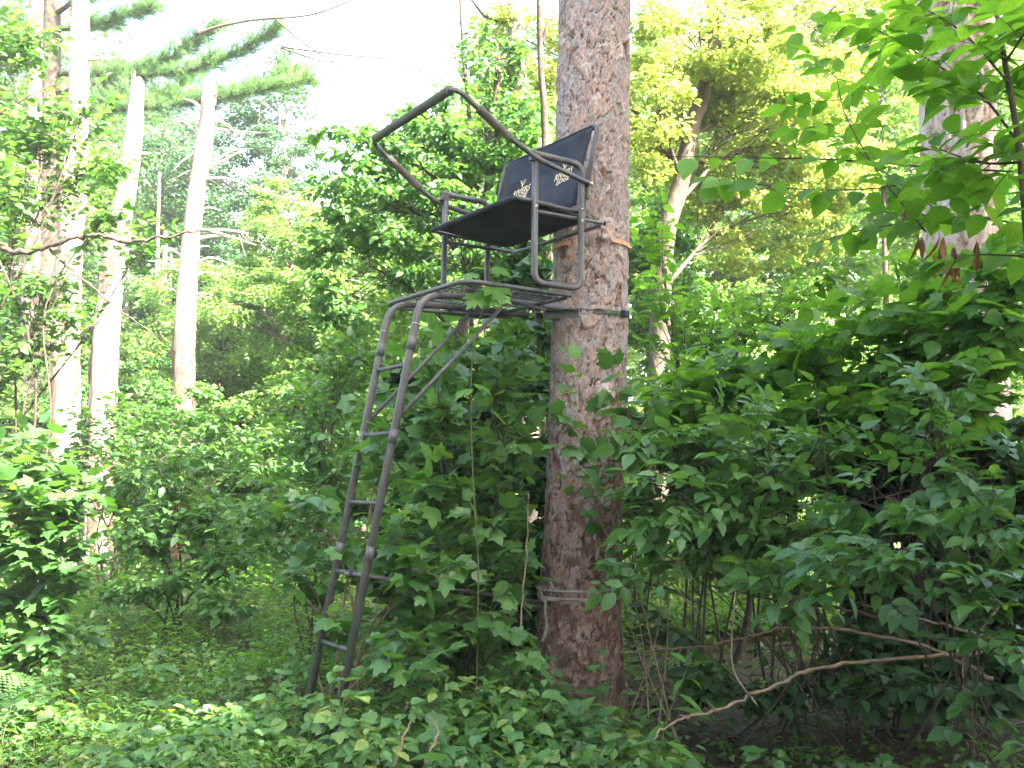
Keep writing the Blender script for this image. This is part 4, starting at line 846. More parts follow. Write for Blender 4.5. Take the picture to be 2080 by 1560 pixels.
# right of the trunk
plant('compound_leaf_shrub', 'spreading shrub with drooping five-part leaves, arching right of the pine trunk', 'shrub', g0(1640, 6.6),
      [(1330, 870, 6.2, 70, 80, .3, 10), (1400, 960, 6.0, 110, 90, .4, 16), (1480, 880, 6.2, 120, 80, .4, 18), (1560, 1000, 5.7, 110, 80, .4, 17), (1650, 930, 5.9, 110, 80, .4, 15), (1320, 1040, 6.0, 70, 70, .3, 9), (1660, 1080, 5.4, 80, 60, .3, 9), (1450, 1080, 5.9, 120, 60, .4, 13), (1270, 1170, 6.1, 40, 60, .2, 4), (1380, 1010, 5.7, 90, 60, .3, 12), (1560, 900, 5.6, 110, 60, .3, 12), (1500, 1120, 5.6, 140, 50, .3, 12), (1620, 1180, 5.3, 90, 40, .25, 7), (1330, 1130, 5.9, 70, 40, .25, 7)],
      T_ov, 'shrub2', .108, 3, 300, sr=.007, foot=.35, compound=1.9, twig=.3, nj=.38)
plant('compound_leaf_shrub', 'low five-part leaves hanging over the dark hollow at the shrub edge', 'shrub', g0(1960, 5.2),
      [(1850, 1130, 4.5, 110, 50, .25, 9), (1990, 1060, 4.5, 90, 70, .3, 9), (1730, 1150, 4.7, 80, 60, .3, 8), (1880, 880, 5.0, 60, 50, .3, 5), (1960, 1180, 4.5, 90, 40, .3, 7), (2010, 960, 4.8, 80, 60, .3, 8), (1800, 1010, 5.0, 100, 60, .3, 9), (1930, 800, 5.2, 110, 60, .3, 9), (2040, 1300, 4.5, 60, 60, .3, 6)],
      T_ov, 'shrub', .105, 3, 250, sr=.007, foot=.3, compound=1.7, twig=.3, nj=.35)
plant('broad_leaf_shrub', 'shrub with big lime-green leaves catching light above the dark hollow', 'shrub', g0(1800, 6.9),
      [(1500, 740, 7.0, 130, 70, .5, 22), (1660, 690, 6.8, 130, 80, .5, 24), (1800, 650, 6.5, 130, 90, .5, 24), (1950, 640, 6.2, 130, 90, .5, 24), (1850, 780, 6.2, 140, 70, .4, 20), (1990, 780, 6.0, 100, 80, .4, 20), (2020, 700, 6.0, 80, 90, .4, 16), (2060, 560, 6.0, 70, 80, .4, 12), (1930, 560, 6.4, 110, 60, .4, 14), (1640, 820, 6.6, 140, 70, .4, 20), (1400, 800, 7.0, 110, 70, .4, 16)],
      T_maple + T_wide[:1], 'sap', .15, 8, 300, sr=.009, foot=.35, twig=.5, nj=.4)
plant('leafy_shrub', 'fresh green shrub standing just behind the pine on its far side', 'shrub', g0(1420, 8.8),
      [(1340, 620, 8.8, 80, 90, .5, 24), (1450, 660, 8.8, 110, 80, .5, 28), (1360, 760, 8.6, 90, 90, .5, 26), (1560, 640, 8.8, 110, 80, .5, 26), (1330, 480, 9.2, 60, 100, .5, 18), (1480, 800, 8.5, 120, 80, .5, 24), (1700, 560, 8.8, 110, 60, .5, 18)],
      T_ov, 'sap', .11, 10, 300, sr=.012, twig=.5)
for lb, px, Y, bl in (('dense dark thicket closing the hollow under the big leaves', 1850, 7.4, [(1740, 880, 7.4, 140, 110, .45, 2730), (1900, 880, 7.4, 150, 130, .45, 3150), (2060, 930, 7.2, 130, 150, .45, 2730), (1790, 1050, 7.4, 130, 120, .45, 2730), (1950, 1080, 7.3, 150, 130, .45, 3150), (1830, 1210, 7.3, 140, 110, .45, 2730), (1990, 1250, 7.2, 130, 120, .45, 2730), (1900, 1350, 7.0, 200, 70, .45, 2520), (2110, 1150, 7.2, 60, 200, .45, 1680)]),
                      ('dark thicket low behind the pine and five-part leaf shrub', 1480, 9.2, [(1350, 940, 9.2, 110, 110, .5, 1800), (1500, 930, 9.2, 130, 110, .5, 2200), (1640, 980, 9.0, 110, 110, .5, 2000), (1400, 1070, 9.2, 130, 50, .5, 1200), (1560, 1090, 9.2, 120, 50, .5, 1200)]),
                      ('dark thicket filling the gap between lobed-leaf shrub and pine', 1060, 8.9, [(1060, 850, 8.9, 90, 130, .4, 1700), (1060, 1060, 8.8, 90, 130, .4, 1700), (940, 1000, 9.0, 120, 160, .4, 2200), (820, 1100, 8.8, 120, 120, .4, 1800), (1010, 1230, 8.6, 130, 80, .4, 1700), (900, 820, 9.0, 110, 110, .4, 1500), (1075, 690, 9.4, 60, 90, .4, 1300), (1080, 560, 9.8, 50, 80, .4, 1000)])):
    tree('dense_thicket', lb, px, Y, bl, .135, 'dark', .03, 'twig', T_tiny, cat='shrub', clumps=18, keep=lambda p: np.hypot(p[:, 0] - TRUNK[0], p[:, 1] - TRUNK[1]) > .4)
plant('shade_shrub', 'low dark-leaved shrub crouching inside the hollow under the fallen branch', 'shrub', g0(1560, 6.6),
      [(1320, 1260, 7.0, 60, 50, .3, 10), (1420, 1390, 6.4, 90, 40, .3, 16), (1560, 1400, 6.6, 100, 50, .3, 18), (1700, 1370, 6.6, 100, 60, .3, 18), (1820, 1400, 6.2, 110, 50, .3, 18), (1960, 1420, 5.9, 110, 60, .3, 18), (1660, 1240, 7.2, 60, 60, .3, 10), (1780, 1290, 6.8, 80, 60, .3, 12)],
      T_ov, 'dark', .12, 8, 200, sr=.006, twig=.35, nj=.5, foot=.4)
# thin dark stems standing in the hollow
for k in range(10):
    px = rng.uniform(1285, 1760); Y = rng.uniform(7.6, 10.5); b = g0(px, Y); mb = MB(); t = at(px + rng.uniform(-50, 50), rng.uniform(960, 1080), Y)
    o = empty('slim_sapling', b, 'thin dark stem ' + ('close beside the pine' if px < 1420 else 'in the bright gap of the hollow' if px < 1640 else 'before the dense dark thicket') + (', far back' if Y > 9 else ', well forward'), 'sapling', 'thin stems in the hollow'); k2 = bez([b - [0, 0, .05], (b + t) / 2 + rng.normal(0, .05, 3), t], 5)
    mb.tube(k2, np.linspace(.014, .006, len(k2)) * rng.uniform(.6, 1.3), 6); mb.build('stem', 'twig', o, b)
    tw = MB()
    for q in range(4): a = k2[int(rng.integers(3, len(k2)))]; e = a + rng.normal(0, .16, 3) + [0, 0, .1]; tw.tube([a, (a + e) / 2 + [0, 0, .02], e], [.003, .0025, .001], 3)
    tw.build('side_twig', 'twig', o, b)
# overhanging saplings at the right edge
def edge_plant(name, label, stems, leafs, tm, mat, wood='twig', cat='sapling'):
    """stems: list of (photo points, radius); leafs: function(list of polylines) -> pos, dir, normal, size"""
    b = None; root = None; PL = []
    base = at(*stems[0][0][0]); root = empty(name, base * [1, 1, 0], label, cat); og = base * [1, 1, 0]
    for k, (pts, r) in enumerate(stems):
        P = bez([at(*p) for p in pts], 7)
        if k == 0: P = np.concatenate([[og - [0, 0, .05]], bez([og, P[0]], 4)[1:-1], P])
        mb = MB(); mb.tube(P, np.linspace(r, r * .4, len(P)), 6); mb.build('stem' if k == 0 else 'branch', wood, root, og); PL.append(P)
    L = leafs(PL, root, og); emit_leaves(root, og, tm, *L, mat, 300); return root
def ash_leaves(leaf, step, npair, start=1, drop=.25, skip0=6):
    def fn(PL, root, og):
        A = [[], [], [], []]; tw = MB()
        for k, P in enumerate(PL):
            s0 = skip0 if k == 0 else start
            for i in range(s0, len(P), step):
                t = nrm(P[min(i + 1, len(P) - 1)] - P[i - 1])
                for sd in (-1, 1):
                    h = nrm(np.cross(t, [0, 0, 1.]) + [.05, .05, 0]) * sd
                    dd = nrm(h + t * .5 + rng.normal(0, .3, 3)); ra = leaf * rng.uniform(1.8, 2.6); nn = nrm(np.array([0, 0, 1.]) + rng.normal(0, .35, 3)); h2 = nrm(np.cross(dd, nn)); end = P[i] + dd * ra + np.array([0, 0, -drop * ra])
                    tw.tube([P[i], (P[i] + end) / 2 + [0, 0, .06 * ra], end], [.0022, .0018, .001], 3, False)
                    for a in range(npair):
                        q = P[i] + (end - P[i]) * ((a + .9) / (npair + .4)) + [0, 0, .03 * ra]
                        for s2 in (-1, 1): A[0].append(q); A[1].append(nrm(h2 * s2 + dd * .6 + rng.normal(0, .15, 3) + [0, 0, -.25])); A[2].append(nn + rng.normal(0, .2, 3)); A[3].append(leaf * rng.uniform(.75, 1.15))
                    A[0].append(end); A[1].append(nrm(dd + [0, 0, -.3])); A[2].append(nn); A[3].append(leaf * 1.1)
        tw.build('leaf_stalks', 'stem', root, og)['kind'] = 'stuff'
        return A
    return fn
def row_leaves(leaf, step=1, skip0=6):
    def fn(PL, root, og):
        A = [[], [], [], []]
        for k, P in enumerate(PL):
            for i in range(skip0 if k == 0 else 1, len(P), step):
                t = nrm(P[min(i + 1, len(P) - 1)] - P[i - 1]); h = nrm(np.cross(t, [0, 0, 1.]))
                for sd in (1, -1):
                    if rng.random() < .12: continue
                    dd = nrm(h * sd * .8 + t * .6 + [0, 0, -.38] + rng.normal(0, .38, 3)); A[0].append(P[i] + dd * .015 + t * rng.normal(0, .03)); A[1].append(dd); A[2].append(nrm(np.array([0, -.45, .8]) + rng.normal(0, .5, 3))); A[3].append(leaf * rng.uniform(.6, 1.4))
        return A
    return fn
edge_plant('ash_sapling', 'dark-stemmed sapling with hanging feathery compound leaves before the thick fissured trunk', [
    ([(2090, 520, 3.1), (2070, 300, 3.1), (2040, 120, 3.15), (2010, -60, 3.2)], .016), ([(2062, 280, 3.1), (1990, 190, 3.2), (1900, 130, 3.3), (1800, 70, 3.4)], .005), ([(2050, 170, 3.1), (1960, 70, 3.2), (1850, 0, 3.3)], .005), ([(2075, 330, 3.05), (1990, 330, 3.1), (1900, 300, 3.2)], .005),
    ([(2040, 130, 3.0), (2085, 60, 2.9), (2120, 0, 2.9)], .005), ([(1880, 470, 3.6), (1790, 360, 3.7), (1720, 240, 3.8), (1700, 160, 3.85)], .004)], ash_leaves(.105, 4, 3), T_ov, 'sap')
edge_plant('elm_sapling', 'slender sapling with rows of toothed oval leaves along a level branch', [
    ([(2120, 700, 3.7), (2100, 500, 3.7), (2085, 350, 3.7)], .012), ([(2085, 350, 3.7), (1900, 340, 3.8), (1700, 325, 3.9), (1520, 320, 4.0), (1370, 318, 4.1)], .0045), ([(1930, 345, 3.75), (1800, 380, 3.8), (1640, 385, 3.9), (1500, 370, 4.0), (1440, 365, 4.05)], .0035),
    ([(1960, 460, 3.8), (1860, 400, 3.9), (1760, 350, 3.95)], .0035), ([(2000, 20, 3.9), (1850, 40, 4.0), (1720, 40, 4.1), (1640, 60, 4.15)], .004), ([(1850, 45, 4.0), (1740, 100, 4.05), (1650, 130, 4.1)], .003), ([(2085, 460, 3.6), (1980, 440, 3.6), (1860, 450, 3.7), (1740, 470, 3.8), (1640, 500, 3.9)], .0045), ([(2090, 520, 3.4), (1960, 520, 3.5), (1850, 560, 3.6)], .004)], row_leaves(.088, 2), T_wide, 'sap')
MAPS = [(1000, 575, 1030, 615, .17), (990, 590, 985, 625, .12), (975, 600, 925, 640, .13), (1000, 600, 1078, 612, .14), (965, 555, 930, 570, .11), (1000, 545, 1045, 548, .13), (985, 545, 960, 535, .09), (960, 690, 905, 705, .13), (975, 690, 1040, 680, .12), (955, 790, 900, 800, .13), (965, 780, 1015, 790, .12)]
def maple_tip(PL, root, og):
    A = [[], [], [], []]; tw = MB()
    for px, py, qx, qy, L in MAPS:
        a = at(px, py, 5.9); e = at(qx, qy, 5.9 + rng.normal(0, .06) - .05); i = int(np.argmin(np.linalg.norm(PL[0] - a, axis=1))); tw.tube([PL[0][i], (PL[0][i] + a) / 2 + [0, 0, .02], a], .002, 3, False)
        A[0].append(a); A[1].append(nrm(e - a)); A[2].append(nrm(np.array([0, -.6, .8]) + rng.normal(0, .3, 3))); A[3].append(L)
    tw.build('leaf_stalks', 'stem', root, og)['kind'] = 'stuff'; return A
edge_plant('maple_sapling', 'young sapling holding bright maple leaves up before the platform edge', [([(972, 1150, 6.2), (958, 900, 6.05), (960, 720, 5.95), (985, 610, 5.9), (998, 548, 5.9)], .006)], maple_tip, T_maple, 'fresh', 'stem')
# withered leaves hanging from a broken twig
wo = at(1900, 470, 3.9); wr = empty('withered_twig', wo, 'brown withered leaves hanging from a broken twig over the big-leaf shrub', 'twig')
mb = MB(); mb.tube(bez([at(2010, 440, 3.9), at(1930, 455, 3.9), at(1850, 425, 3.9)], 5), .003, 5); mb.build('stem', 'twig', wr, wo)
A = [[], [], [], []]
for px, py, L in ((1905, 500, .14), (1912, 480, .12), (1937, 500, .13), (1945, 520, .11), (1895, 520, .1), (1982, 490, .12), (1835, 420, .075), (1850, 420, .08), (1870, 480, .1), (1925, 540, .09)):
    for q in range(2): A[0].append(at(px + rng.uniform(-6, 6), py, 3.9)); A[1].append(nrm(np.array([rng.normal(0, .12), rng.normal(0, .12), -1]))); A[2].append(rng.normal(size=3)); A[3].append(L)
emit_leaves(wr, wo, T_lance, *A, 'dead', 40, part='withered_leaf')
# left side
plant('left_sapling', 'leafy sapling veiling the tallest pale trunk, with a dark arching branch', 'sapling', g0(-40, 9.3),
      [(60, 80, 9.5, 110, 80, .5, 39), (80, 240, 9.5, 130, 80, .5, 51), (200, 330, 9.6, 110, 70, .4, 30), (40, 400, 9.4, 90, 90, .5, 42), (230, 420, 9.5, 110, 50, .4, 22), (90, 560, 9.4, 120, 60, .5, 33), (60, 690, 9.3, 110, 80, .5, 39), (300, 480, 9.6, 80, 40, .3, 10), (180, 200, 9.6, 80, 60, .4, 13), (150, 640, 9.4, 90, 60, .4, 15)],
      T_ov, 'mid', .10, 13, 300, sr=.016, twig=.55, nj=.45)
plant('shade_bush', 'dark broad-leaved bush at the shaded edge below the pale trunks', 'bush', g0(60, 7.6),
      [(60, 930, 7.5, 120, 80, .5, 34), (130, 1020, 7.3, 110, 80, .5, 34), (30, 1080, 7.2, 110, 90, .5, 34), (120, 1150, 7.3, 90, 80, .4, 26), (10, 1200, 7.4, 80, 70, .4, 20), (130, 1270, 7.3, 100, 50, .4, 18), (20, 1310, 7.1, 80, 40, .4, 12)],
      T_lobe, 'shrub', .115, 10, 300, sr=.015, twig=.5)
plant('leafy_bush', 'mid-green bush with dark heart between the shade bush and the ladder', 'bush', g0(380, 9.6),
      [(330, 940, 9.6, 110, 90, .5, 36), (420, 1030, 9.5, 130, 90, .5, 42), (300, 1080, 9.4, 120, 80, .5, 36), (460, 1130, 9.3, 130, 70, .5, 32), (230, 960, 9.9, 90, 80, .5, 24), (330, 1180, 9.2, 120, 60, .4, 26), (480, 1220, 9.0, 110, 50, .4, 20), (230, 1200, 9.2, 80, 60, .4, 16)],
      T_ov, 'shrub', .10, 11, 300, sr=.014, twig=.5)
plant('leafy_bush', 'bush with pale upper leaves behind the dark-hearted bush', 'bush', g0(220, 11.8),
      [(160, 890, 11.8, 130, 80, .6, 40), (300, 850, 12, 130, 70, .6, 40), (440, 880, 12, 120, 80, .6, 36), (560, 930, 11.5, 100, 80, .6, 30), (240, 980, 11.5, 140, 80, .6, 36), (540, 1060, 11, 120, 80, .6, 34)],
      T_ov, 'mid', .105, 11, 0, sr=.014, twig=.55)

# ------------------------------------------------------------------ ground cover, as one mass
n = 27000
Yv = 3.9 + (16 - 3.9) * rng.random(n) ** 1.35; xv = rng.uniform(-.62, .60, n) * Yv
pn = np.array([mnoise.noise(Vector((a * .9, b * .9, 3.3))) + .5 * mnoise.noise(Vector((a * 2.6, b * 2.6, 8.8))) for a, b in zip(xv, Yv)])   # patches
hh = .13 + .3 * rng.random(n) ** 1.6 + .42 * np.clip(pn, 0, 1) + .35 * np.clip((Yv - 7.5) / 4, 0, 1) * rng.random(n) + np.where((xv < .35) & (Yv < 6.4), .12 * rng.random(n), 0)
hh = np.where((xv < -.7) & (Yv < 6.8), .05 + hh * .65, hh)
hol = (xv > .9) & (Yv > 4.6) & (Yv < 10); hh = np.where(hol, hh * .45, hh); kp = ~(hol & (rng.random(n) < .86)) & (np.hypot(xv - TRUNK[0], Yv - TRUNK[1]) > .42); kp &= ~((Yv < 4.6) & (hh > .45))
xv, Yv, hh, pn = xv[kp], Yv[kp], np.clip(hh[kp], .06, .9), pn[kp]; n = len(xv)
P, D, N_, Sz = [], [], [], []; nl = 6
for k in range(nl):
    an = rng.uniform(0, 6.28, n) + k * 2.1; q = .04 + .07 * rng.random(n); dirv = np.stack([np.cos(an), np.sin(an), -.1 - .3 * rng.random(n)], 1)
    P.append(np.stack([xv + np.cos(an) * q * .6, Yv + np.sin(an) * q * .6, gz(xv, Yv) + hh * (.45 + .55 * rng.random(n))], 1)); D.append(dirv); N_.append(np.array([0, 0, 1.]) + rng.normal(0, .32, (n, 3))); Sz.append(rng.uniform(.035, .08, n) * (1 + .35 * (hh > .4)))
P = np.concatenate(P); D = np.concatenate(D); N_ = np.concatenate(N_); Sz = np.concatenate(Sz); Sz = Sz * np.where(P[:, 0] < -.5, .76, 1)
pk = np.tile(np.array([mnoise.noise(Vector((a * 1.4 + 40, b * 1.4, 1.1))) for a, b in zip(xv, Yv)]), nl) + rng.normal(0, .16, len(P)) - np.where(P[:, 0] < -.5, .12, 0)
for sel, tmq, mq, k_, nm, lb in ((pk < -.12, T_lancel, 'fresh', 1.15, 'narrow_weeds', 'narrow-leaved light green weeds in patches on the forest floor'), ((pk >= -.12) & (pk < .2), [T_far[0], strip_leaf((.2, .55, .85), (.26, .34, .14), .25, .2)], 'herb', 1, 'ground_cover', 'low green herbs covering the forest floor'), (pk >= .2, T_lobel, 'shrub', .95, 'seedlings', 'lobed-leaf seedlings crowding in patches on the forest floor')):
    near_ = P[:, 1] < 6.6; o = bpy.data.objects.new(nm, None)
    mes = [leaf_mesh(nm, tq, P[q], D[q] + [0, 0, .3 if nm == 'narrow_weeds' else 0], N_[q], Sz[q] * k_, mq) for q, tq in ((sel & near_, tmq), (sel & ~near_, T_tinyn if nm == 'narrow_weeds' else T_far if nm == 'seedlings' else T_tiny))]
    o = bpy.data.objects.new(nm, mes[0]); col.objects.link(o); tag(o, lb, 'ground cover', kind='stuff')
    o2 = bpy.data.objects.new(nm, mes[1]); col.objects.link(o2); tag(o2, lb.replace('on the forest floor', 'farther into the clearing').replace('covering the forest floor', 'covering the farther clearing'), 'ground cover', kind='stuff')
nl_ = 9000; ly = 3.8 + 9 * rng.random(nl_) ** 1.3; lx = rng.uniform(-.6, .6, nl_) * ly; an = rng.uniform(0, 6.28, nl_)
qk = ~((lx > 1.2) & (ly > 5) & (ly < 10) & (rng.random(nl_) < .7)); lx, ly, an = lx[qk], ly[qk], an[qk]; nl_ = len(lx)
o = bpy.data.objects.new('leaf_litter', leaf_mesh('leaf_litter', T_far, np.stack([lx, ly, gz(lx, ly) + .012 + .02 * rng.random(nl_)], 1), np.stack([np.cos(an), np.sin(an), rng.normal(0, .25, nl_)], 1), np.array([0, 0, 1.]) + rng.normal(0, .4, (nl_, 3)), rng.uniform(.05, .11, nl_), 'litter')); col.objects.link(o); tag(o, 'brown fallen leaves lying on the forest floor', 'leaf litter', kind='stuff')
# stems of the herbs
k = np.arange(0, n, 2); st = np.stack([xv[k], Yv[k], gz(xv[k], Yv[k])], 1); w = .0025; V = np.stack([st - [w, 0, 0], st + [w, 0, 0], st + np.stack([rng.normal(0, .03, len(k)), rng.normal(0, .03, len(k)), hh[k]], 1)], 1).reshape(-1, 3)
me = mesh_np('herb_stems', V, np.arange(len(V)).reshape(-1, 3)); me.materials.append(M['stem']); o = bpy.data.objects.new('herb_stems', me); col.objects.link(o); tag(o, 'thin stems among the low herbs of the forest floor', 'ground cover', kind='stuff')

# ------------------------------------------------------------------ single plants of the foreground
def herb(name, label, px, Y, h, nleaf, leaf, tm, mat, tri=False, group=None, lean=(0, 0), wood='stem', spread=.5, cat='plant'):
    b = g0(px, Y); root = empty(name, b, label, cat, group); top = b + [lean[0] * h, lean[1] * h, h]; P = bez([b - [0, 0, .03], b + [lean[0] * h * .25, lean[1] * h * .25, h * .55], top], 6)
    mb = MB(); mb.tube(P, np.linspace(.004, .0018, len(P)), 5); mb.build('stem', wood, root, b); A = [[], [], [], []]; tw = MB()
    for i in range(nleaf):
        t = .3 + .7 * (i + .5) / nleaf; q = P[min(int(t * (len(P) - 1)), len(P) - 1)]; an = i * 2.4 + rng.normal(0, .3); dd = nrm(np.array([math.cos(an), math.sin(an), .25 + .5 * (t > .9)])); ra = leaf * spread * rng.uniform(.8, 1.3) * (1.25 - .5 * t); e = q + dd * ra
        tw.tube([q, (q + e) / 2 + [0, 0, .1 * ra], e], [.0016, .0013, .001], 3, False); nn = nrm(np.array([0, -.15, 1.]) + rng.normal(0, .25, 3)); h2 = nrm(np.cross(dd, nn)); s = leaf * rng.uniform(.75, 1.2)
        for dv, sc2 in (((dd, 1.), (h2 * .9 + dd * .35, .8), (-h2 * .9 + dd * .35, .8)) if tri else ((dd, 1.),)):
            A[0].append(e); A[1].append(nrm(np.array(dv) + [0, 0, -.3])); A[2].append(nn + rng.normal(0, .12, 3)); A[3].append(s * sc2)
    if tw.v: tw.build('leaf_stalk', 'stem', root, b)['kind'] = 'stuff'
    emit_leaves(root, b, tm, *A, mat, 200); return root
herb('bramble', 'tall bramble cane with three-part leaves before the foot of the ladder', 690, 5.0, .62, 9, .11, T_wide, 'herb', True, spread=.9, lean=(.1, -.1), cat='bramble')
herb('bramble', 'bramble with long pointed pale leaves beside the ladder-foot bramble', 760, 4.9, .5, 7, .12, T_wide, 'herb', True, spread=.8, lean=(.25, 0), cat='bramble')
herb('bramble', 'low bramble under the ladder-foot bramble at the picture edge', 660, 4.6, .3, 6, .10, T_wide, 'herb', True, spread=.8, cat='bramble')
herb('maple_seedling', 'maple seedling with two big drooping lobed leaves in front of the trunk foot', 960, 4.5, .55, 5, .15, T_maple, 'fresh', spread=.7, lean=(-.05, 0), cat='seedling')
herb('maple_seedling', 'maple seedling spreading one broad pale leaf above the fern', 985, 4.3, .36, 4, .15, T_maple, 'herb', spread=.8, lean=(.1, 0), cat='seedling')
herb('goldenrod', 'tall narrow-leaved weed stem right of the pine foot', 1320, 4.9, .95, 15, .16, T_lance, 'fresh', spread=.15, lean=(.22, 0), cat='weed')
herb('goldenrod', 'upright narrow-leaved weed at the left foot of the pine', 1000, 5.3, .62, 12, .13, T_lance, 'fresh', spread=.15, lean=(.02, 0), cat='weed')
herb('goldenrod', 'narrow-leaved weed beside the bright herb at the pine foot', 1250, 4.6, .45, 10, .12, T_lance, 'herb', spread=.15, lean=(-.1, 0), cat='weed')
herb('bright_herb', 'herb with a rosette of bright pointed leaves at the pine foot', 1215, 4.9, .48, 8, .12, T_ov, 'fresh', spread=.4, cat='plant')
herb('bright_seedling', 'pale yellow-green seedling leaves close in the lower corner by the hollow', 2010, 3.5, .34, 8, .13, T_lobe, 'fresh', spread=.7, lean=(-.1, 0), cat='seedling')
herb('bright_seedling', 'small bright seedling leaning beside the pale corner seedling', 1925, 3.8, .40, 6, .085, T_ov, 'fresh', spread=.7, lean=(.1, 0), cat='seedling')
for q, (px, Y, h) in enumerate(((1790, 4.6, .42), (1900, 4.2, .5), (2040, 4.2, .7), (1960, 4.8, .75), (1650, 4.4, .22), (1560, 4.3, .16), (2070, 3.9, .45))):
    herb('shade_bramble', 'dull green bramble growing in the mouth of the dark hollow', px, Y, h, 8, .11, T_wide, 'shrub', True, 'brambles at the mouth of the hollow', spread=.8, cat='bramble')
for q in range(108):
    if q < 30: px, Y, h_ = rng.uniform(20, 900), rng.uniform(4.7, 7.0), rng.uniform(.28, .55)
    elif q < 54: px, Y, h_ = rng.uniform(560, 1010), rng.uniform(4.7, 5.9), rng.uniform(.4, .72)
    elif q < 72: px, Y, h_ = rng.uniform(1000, 1330), rng.uniform(5.0, 6.3), rng.uniform(.38, .72)
    else: px, Y, h_ = rng.uniform(1250, 2080), rng.uniform(4.2, 5.3), rng.uniform(.12, .36)
    tri = rng.random() < .6; dull = q >= 72
    tmh = T_wide if tri else (T_ov if rng.random() < .6 else T_lobe); mh = 'shrub' if dull or rng.random() < .35 else 'herb'; kn = int(rng.integers(6, 12))
    lb = ('tall ' if h_ > .5 else 'short ' if h_ < .3 else '') + ('deep green ' if mh == 'shrub' else 'pale green ') + 'herb with ' + ('three-part' if tri else 'oval' if tmh is T_ov else 'lobed') + ' leaves ' + ('under the dark broad-leaved bush' if px < 260 else 'in the clearing before the ladder' if px < 560 else 'at the ladder foot' if px < 800 else 'before the lobed-leaf shrub' if px < 1010 else 'at the pine foot' if px < 1330 else 'under the fallen branch' if px < 1700 else 'at the mouth of the dark hollow')
    herb('woodland_herb', lb, px, Y, h_, kn, rng.uniform(.07, .12), tmh, mh, tri, 'woodland herbs above the ground cover', spread=.7, lean=(rng.normal(0, .12), rng.normal(0, .1)))
# ferns
def frond_mesh(L=1., k=17):
    V = []; T = []
    for i in range(k):
        t = .12 + .88 * i / k; y = t; z = .45 * math.sin(t * 1.9) - .35 * t * t; w = .30 * math.sin(math.pi * min(1, (1 - t) * .75 + .08)) ** .8 + .01
        for sd in (-1, 1):
            for j in range(5):                               # pinna cut into small lobes
                a = j / 5; b = (j + 1) / 5; r = .024 * (1 - a) + .006; o = len(V)
                V += [(sd * w * a, y + .25 * w * a, z - .15 * w * a), (sd * w * (a + .08), y + .25 * w * a + r, z - .15 * w * a), (sd * w * b, y + .25 * w * b, z - .15 * w * b), (sd * w * (a + .08), y + .25 * w * a - r * .9, z - .15 * w * a)]
                T += [(o, o + 1, o + 2), (o, o + 2, o + 3)]
    for i in range(12):
        t = i / 12; t2 = (i + 1) / 12; o = len(V); f = lambda t: .45 * math.sin(t * 1.9) - .35 * t * t
        V += [(-.006, t, f(t)), (.006, t, f(t)), (.004, t2, f(t2)), (-.004, t2, f(t2))]; T += [(o, o + 1, o + 2), (o, o + 2, o + 3)]
    me = mesh_np('frond', np.array(V), np.array(T)); me.materials.append(M['fern']); return me
FR = frond_mesh()
for px, Y, s, n, lb in ((1035, 4.45, .52, 9, 'feathery fern at the pine foot behind the broad seedling leaf'), (1130, 4.3, .45, 7, 'low fern below the bright herb'), (60, 6.6, .45, 7, 'fern in the shadow under the dark broad-leaved bush'), (830, 4.45, .45, 7, 'fern tangled with crooked dead twigs'), (1450, 4.5, .35, 5, 'shaded fern under the long fallen branch')):
    b = g0(px, Y); root = empty('fern', b, lb, 'fern')
    for k in range(n):
        an = k * 6.283 / n + rng.normal(0, .25); o = bpy.data.objects.new('frond', FR); col.objects.link(o); o.parent = root; ss = s * rng.uniform(.75, 1.15); o.scale = (ss, ss, ss); o.rotation_euler = (rng.uniform(.35, .8), rng.normal(0, .2), an); o.location = (0, 0, .05)
# dead branches and canes
def stick(name, label, pts, r, mat='cane', cat='branch', side=(), group=None):
    P = bez([at(*p) for p in pts], 7); o_ = P[0].copy(); root = empty(name, o_, label, cat, group); mb = MB(); rr = np.linspace(r, r * .4, len(P)) * (1 + .15 * np.sin(np.arange(len(P)) * 1.7)); P2 = P + rng.normal(0, r * .4, P.shape)
    mb.tube(P2, rr, 7); mb.build('stem', mat, root, o_)
    for s in side:
        Q = bez([at(*p) for p in s], 5); mb = MB(); mb.tube(Q, np.linspace(r * .5, r * .15, len(Q)), 5); mb.build('side_twig', mat, root, o_)
    return root
stick('fallen_branch', 'long crooked pale branch arching low across the dark hollow', [(1995, 1325, 5.6), (1800, 1340, 5.4), (1660, 1357, 5.2), (1590, 1385, 5.1), (1520, 1415, 5.0), (1440, 1448, 4.9), (1390, 1458, 4.85), (1345, 1480, 4.8), (1325, 1505, 4.75)], .011, side=([(1522, 1414, 5.0), (1490, 1360, 5.0), (1487, 1290, 5.05), (1494, 1195, 5.1)], [(1525, 1414, 5.), (1540, 1435, 4.95)], [(1453, 1442, 4.9), (1434, 1420, 4.9)], [(1400, 1456, 4.86), (1380, 1452, 4.85)]))
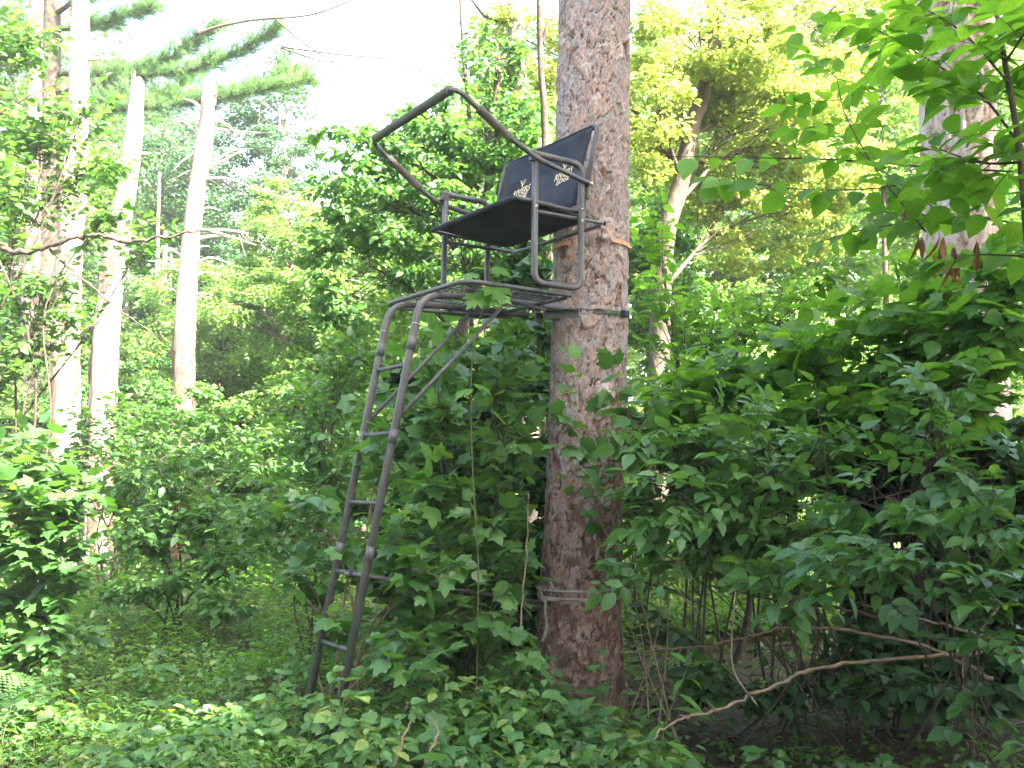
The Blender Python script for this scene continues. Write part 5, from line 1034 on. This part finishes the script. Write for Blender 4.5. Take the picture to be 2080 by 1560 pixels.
for q, (pts, r, lb) in enumerate((([(2020, 1380, 5.8), (1900, 1320, 5.9), (1750, 1285, 6.0), (1610, 1273, 6.1), (1540, 1288, 6.2), (1430, 1312, 6.3), (1260, 1325, 6.4)], .012, 'thick brown cane sweeping level across the hollow to the pine'), ([(1960, 1340, 5.6), (1850, 1275, 5.7), (1720, 1240, 5.8), (1590, 1220, 5.9), (1440, 1190, 6.0)], .013, 'stout dark cane arching above the level cane in the hollow'), ([(2030, 1300, 5.5), (1900, 1265, 5.6), (1740, 1224, 5.7)], .010, 'straight short cane at the inner end of the hollow'), ([(1420, 1245, 5.9), (1380, 1205, 5.9), (1345, 1160, 5.95), (1310, 1090, 6.0)], .007, 'bare broken twig leaning up beside the pine'), ([(1460, 1200, 5.7), (1440, 1110, 5.7), (1412, 1052, 5.75)], .005, 'slim vertical dead twig before the five-part leaf shrub'), ([(1375, 1180, 5.7), (1395, 1092, 5.7)], .005, 'short grey dead twig near the pine'), ([(1700, 1310, 5.6), (1660, 1180, 5.7), (1680, 980, 5.8), (1655, 780, 5.9)], .006, 'slim live stem rising out of the hollow'), ([(2030, 1230, 5.), (1960, 1330, 5.0), (1960, 1420, 5.0)], .006, 'twig slanting down at the mouth of the hollow'), ([(800, 1558, 4.6), (822, 1490, 4.65), (840, 1455, 4.7)], .007, 'pale crooked dead cane at the picture edge below the ladder'), ([(862, 1550, 4.6), (885, 1505, 4.6), (890, 1480, 4.65), (872, 1455, 4.7)], .007, 'kinked dead cane beside the pale crooked cane'), ([(1035, 1400, 6.3), (1055, 1290, 6.3), (1068, 1150, 6.35), (1075, 1000, 6.4)], .008, 'upright bare stem close beside the pine foot'), ([(0, 505, 9.2), (60, 512, 9.2), (150, 482, 9.2), (205, 478, 9.2), (265, 492, 9.2), (345, 478, 9.2), (430, 468, 9.3)], .028, 'dark wavy branch crossing the pale trunks'), ([(100, 505, 9.25), (160, 560, 9.25), (240, 628, 9.3), (330, 690, 9.3)], .014, 'thin dark branch drooping across the pale trunks'), ([(-10, 235, 9.2), (60, 195, 9.2), (150, 155, 9.3)], .012, 'short dark branch high before the tallest pale trunk'))):
    stick('bare_cane' if q < 11 else 'dark_branch', lb, pts, r, 'cane' if q not in (1, 6, 11, 12, 13) else 'twig')



# ------------------------------------------------------------------ thin sunlit air
HAZE = .0013
mb = MB(); mb.box((0, 18, 11.5), ((1, 0, 0), (0, 1, 0), (0, 0, 1)), (330, 600, 12.9))
hm = bpy.data.materials.new('air'); hm.use_nodes = True; hn = hm.node_tree.nodes; hn.remove(hn['Principled BSDF'])
pv = hn.new('ShaderNodeVolumePrincipled'); pv.inputs['Color'].default_value = (.97, .98, .96, 1); pv.inputs['Density'].default_value = HAZE; pv.inputs['Anisotropy'].default_value = .2
hm.node_tree.links.new(pv.outputs[0], hn['Material Output'].inputs['Volume'])
M['air'] = hm; ho = mb.build('haze', 'air', None, None, False); tag(ho, 'thin bright summer haze in the air of the wood', 'haze', kind='stuff')
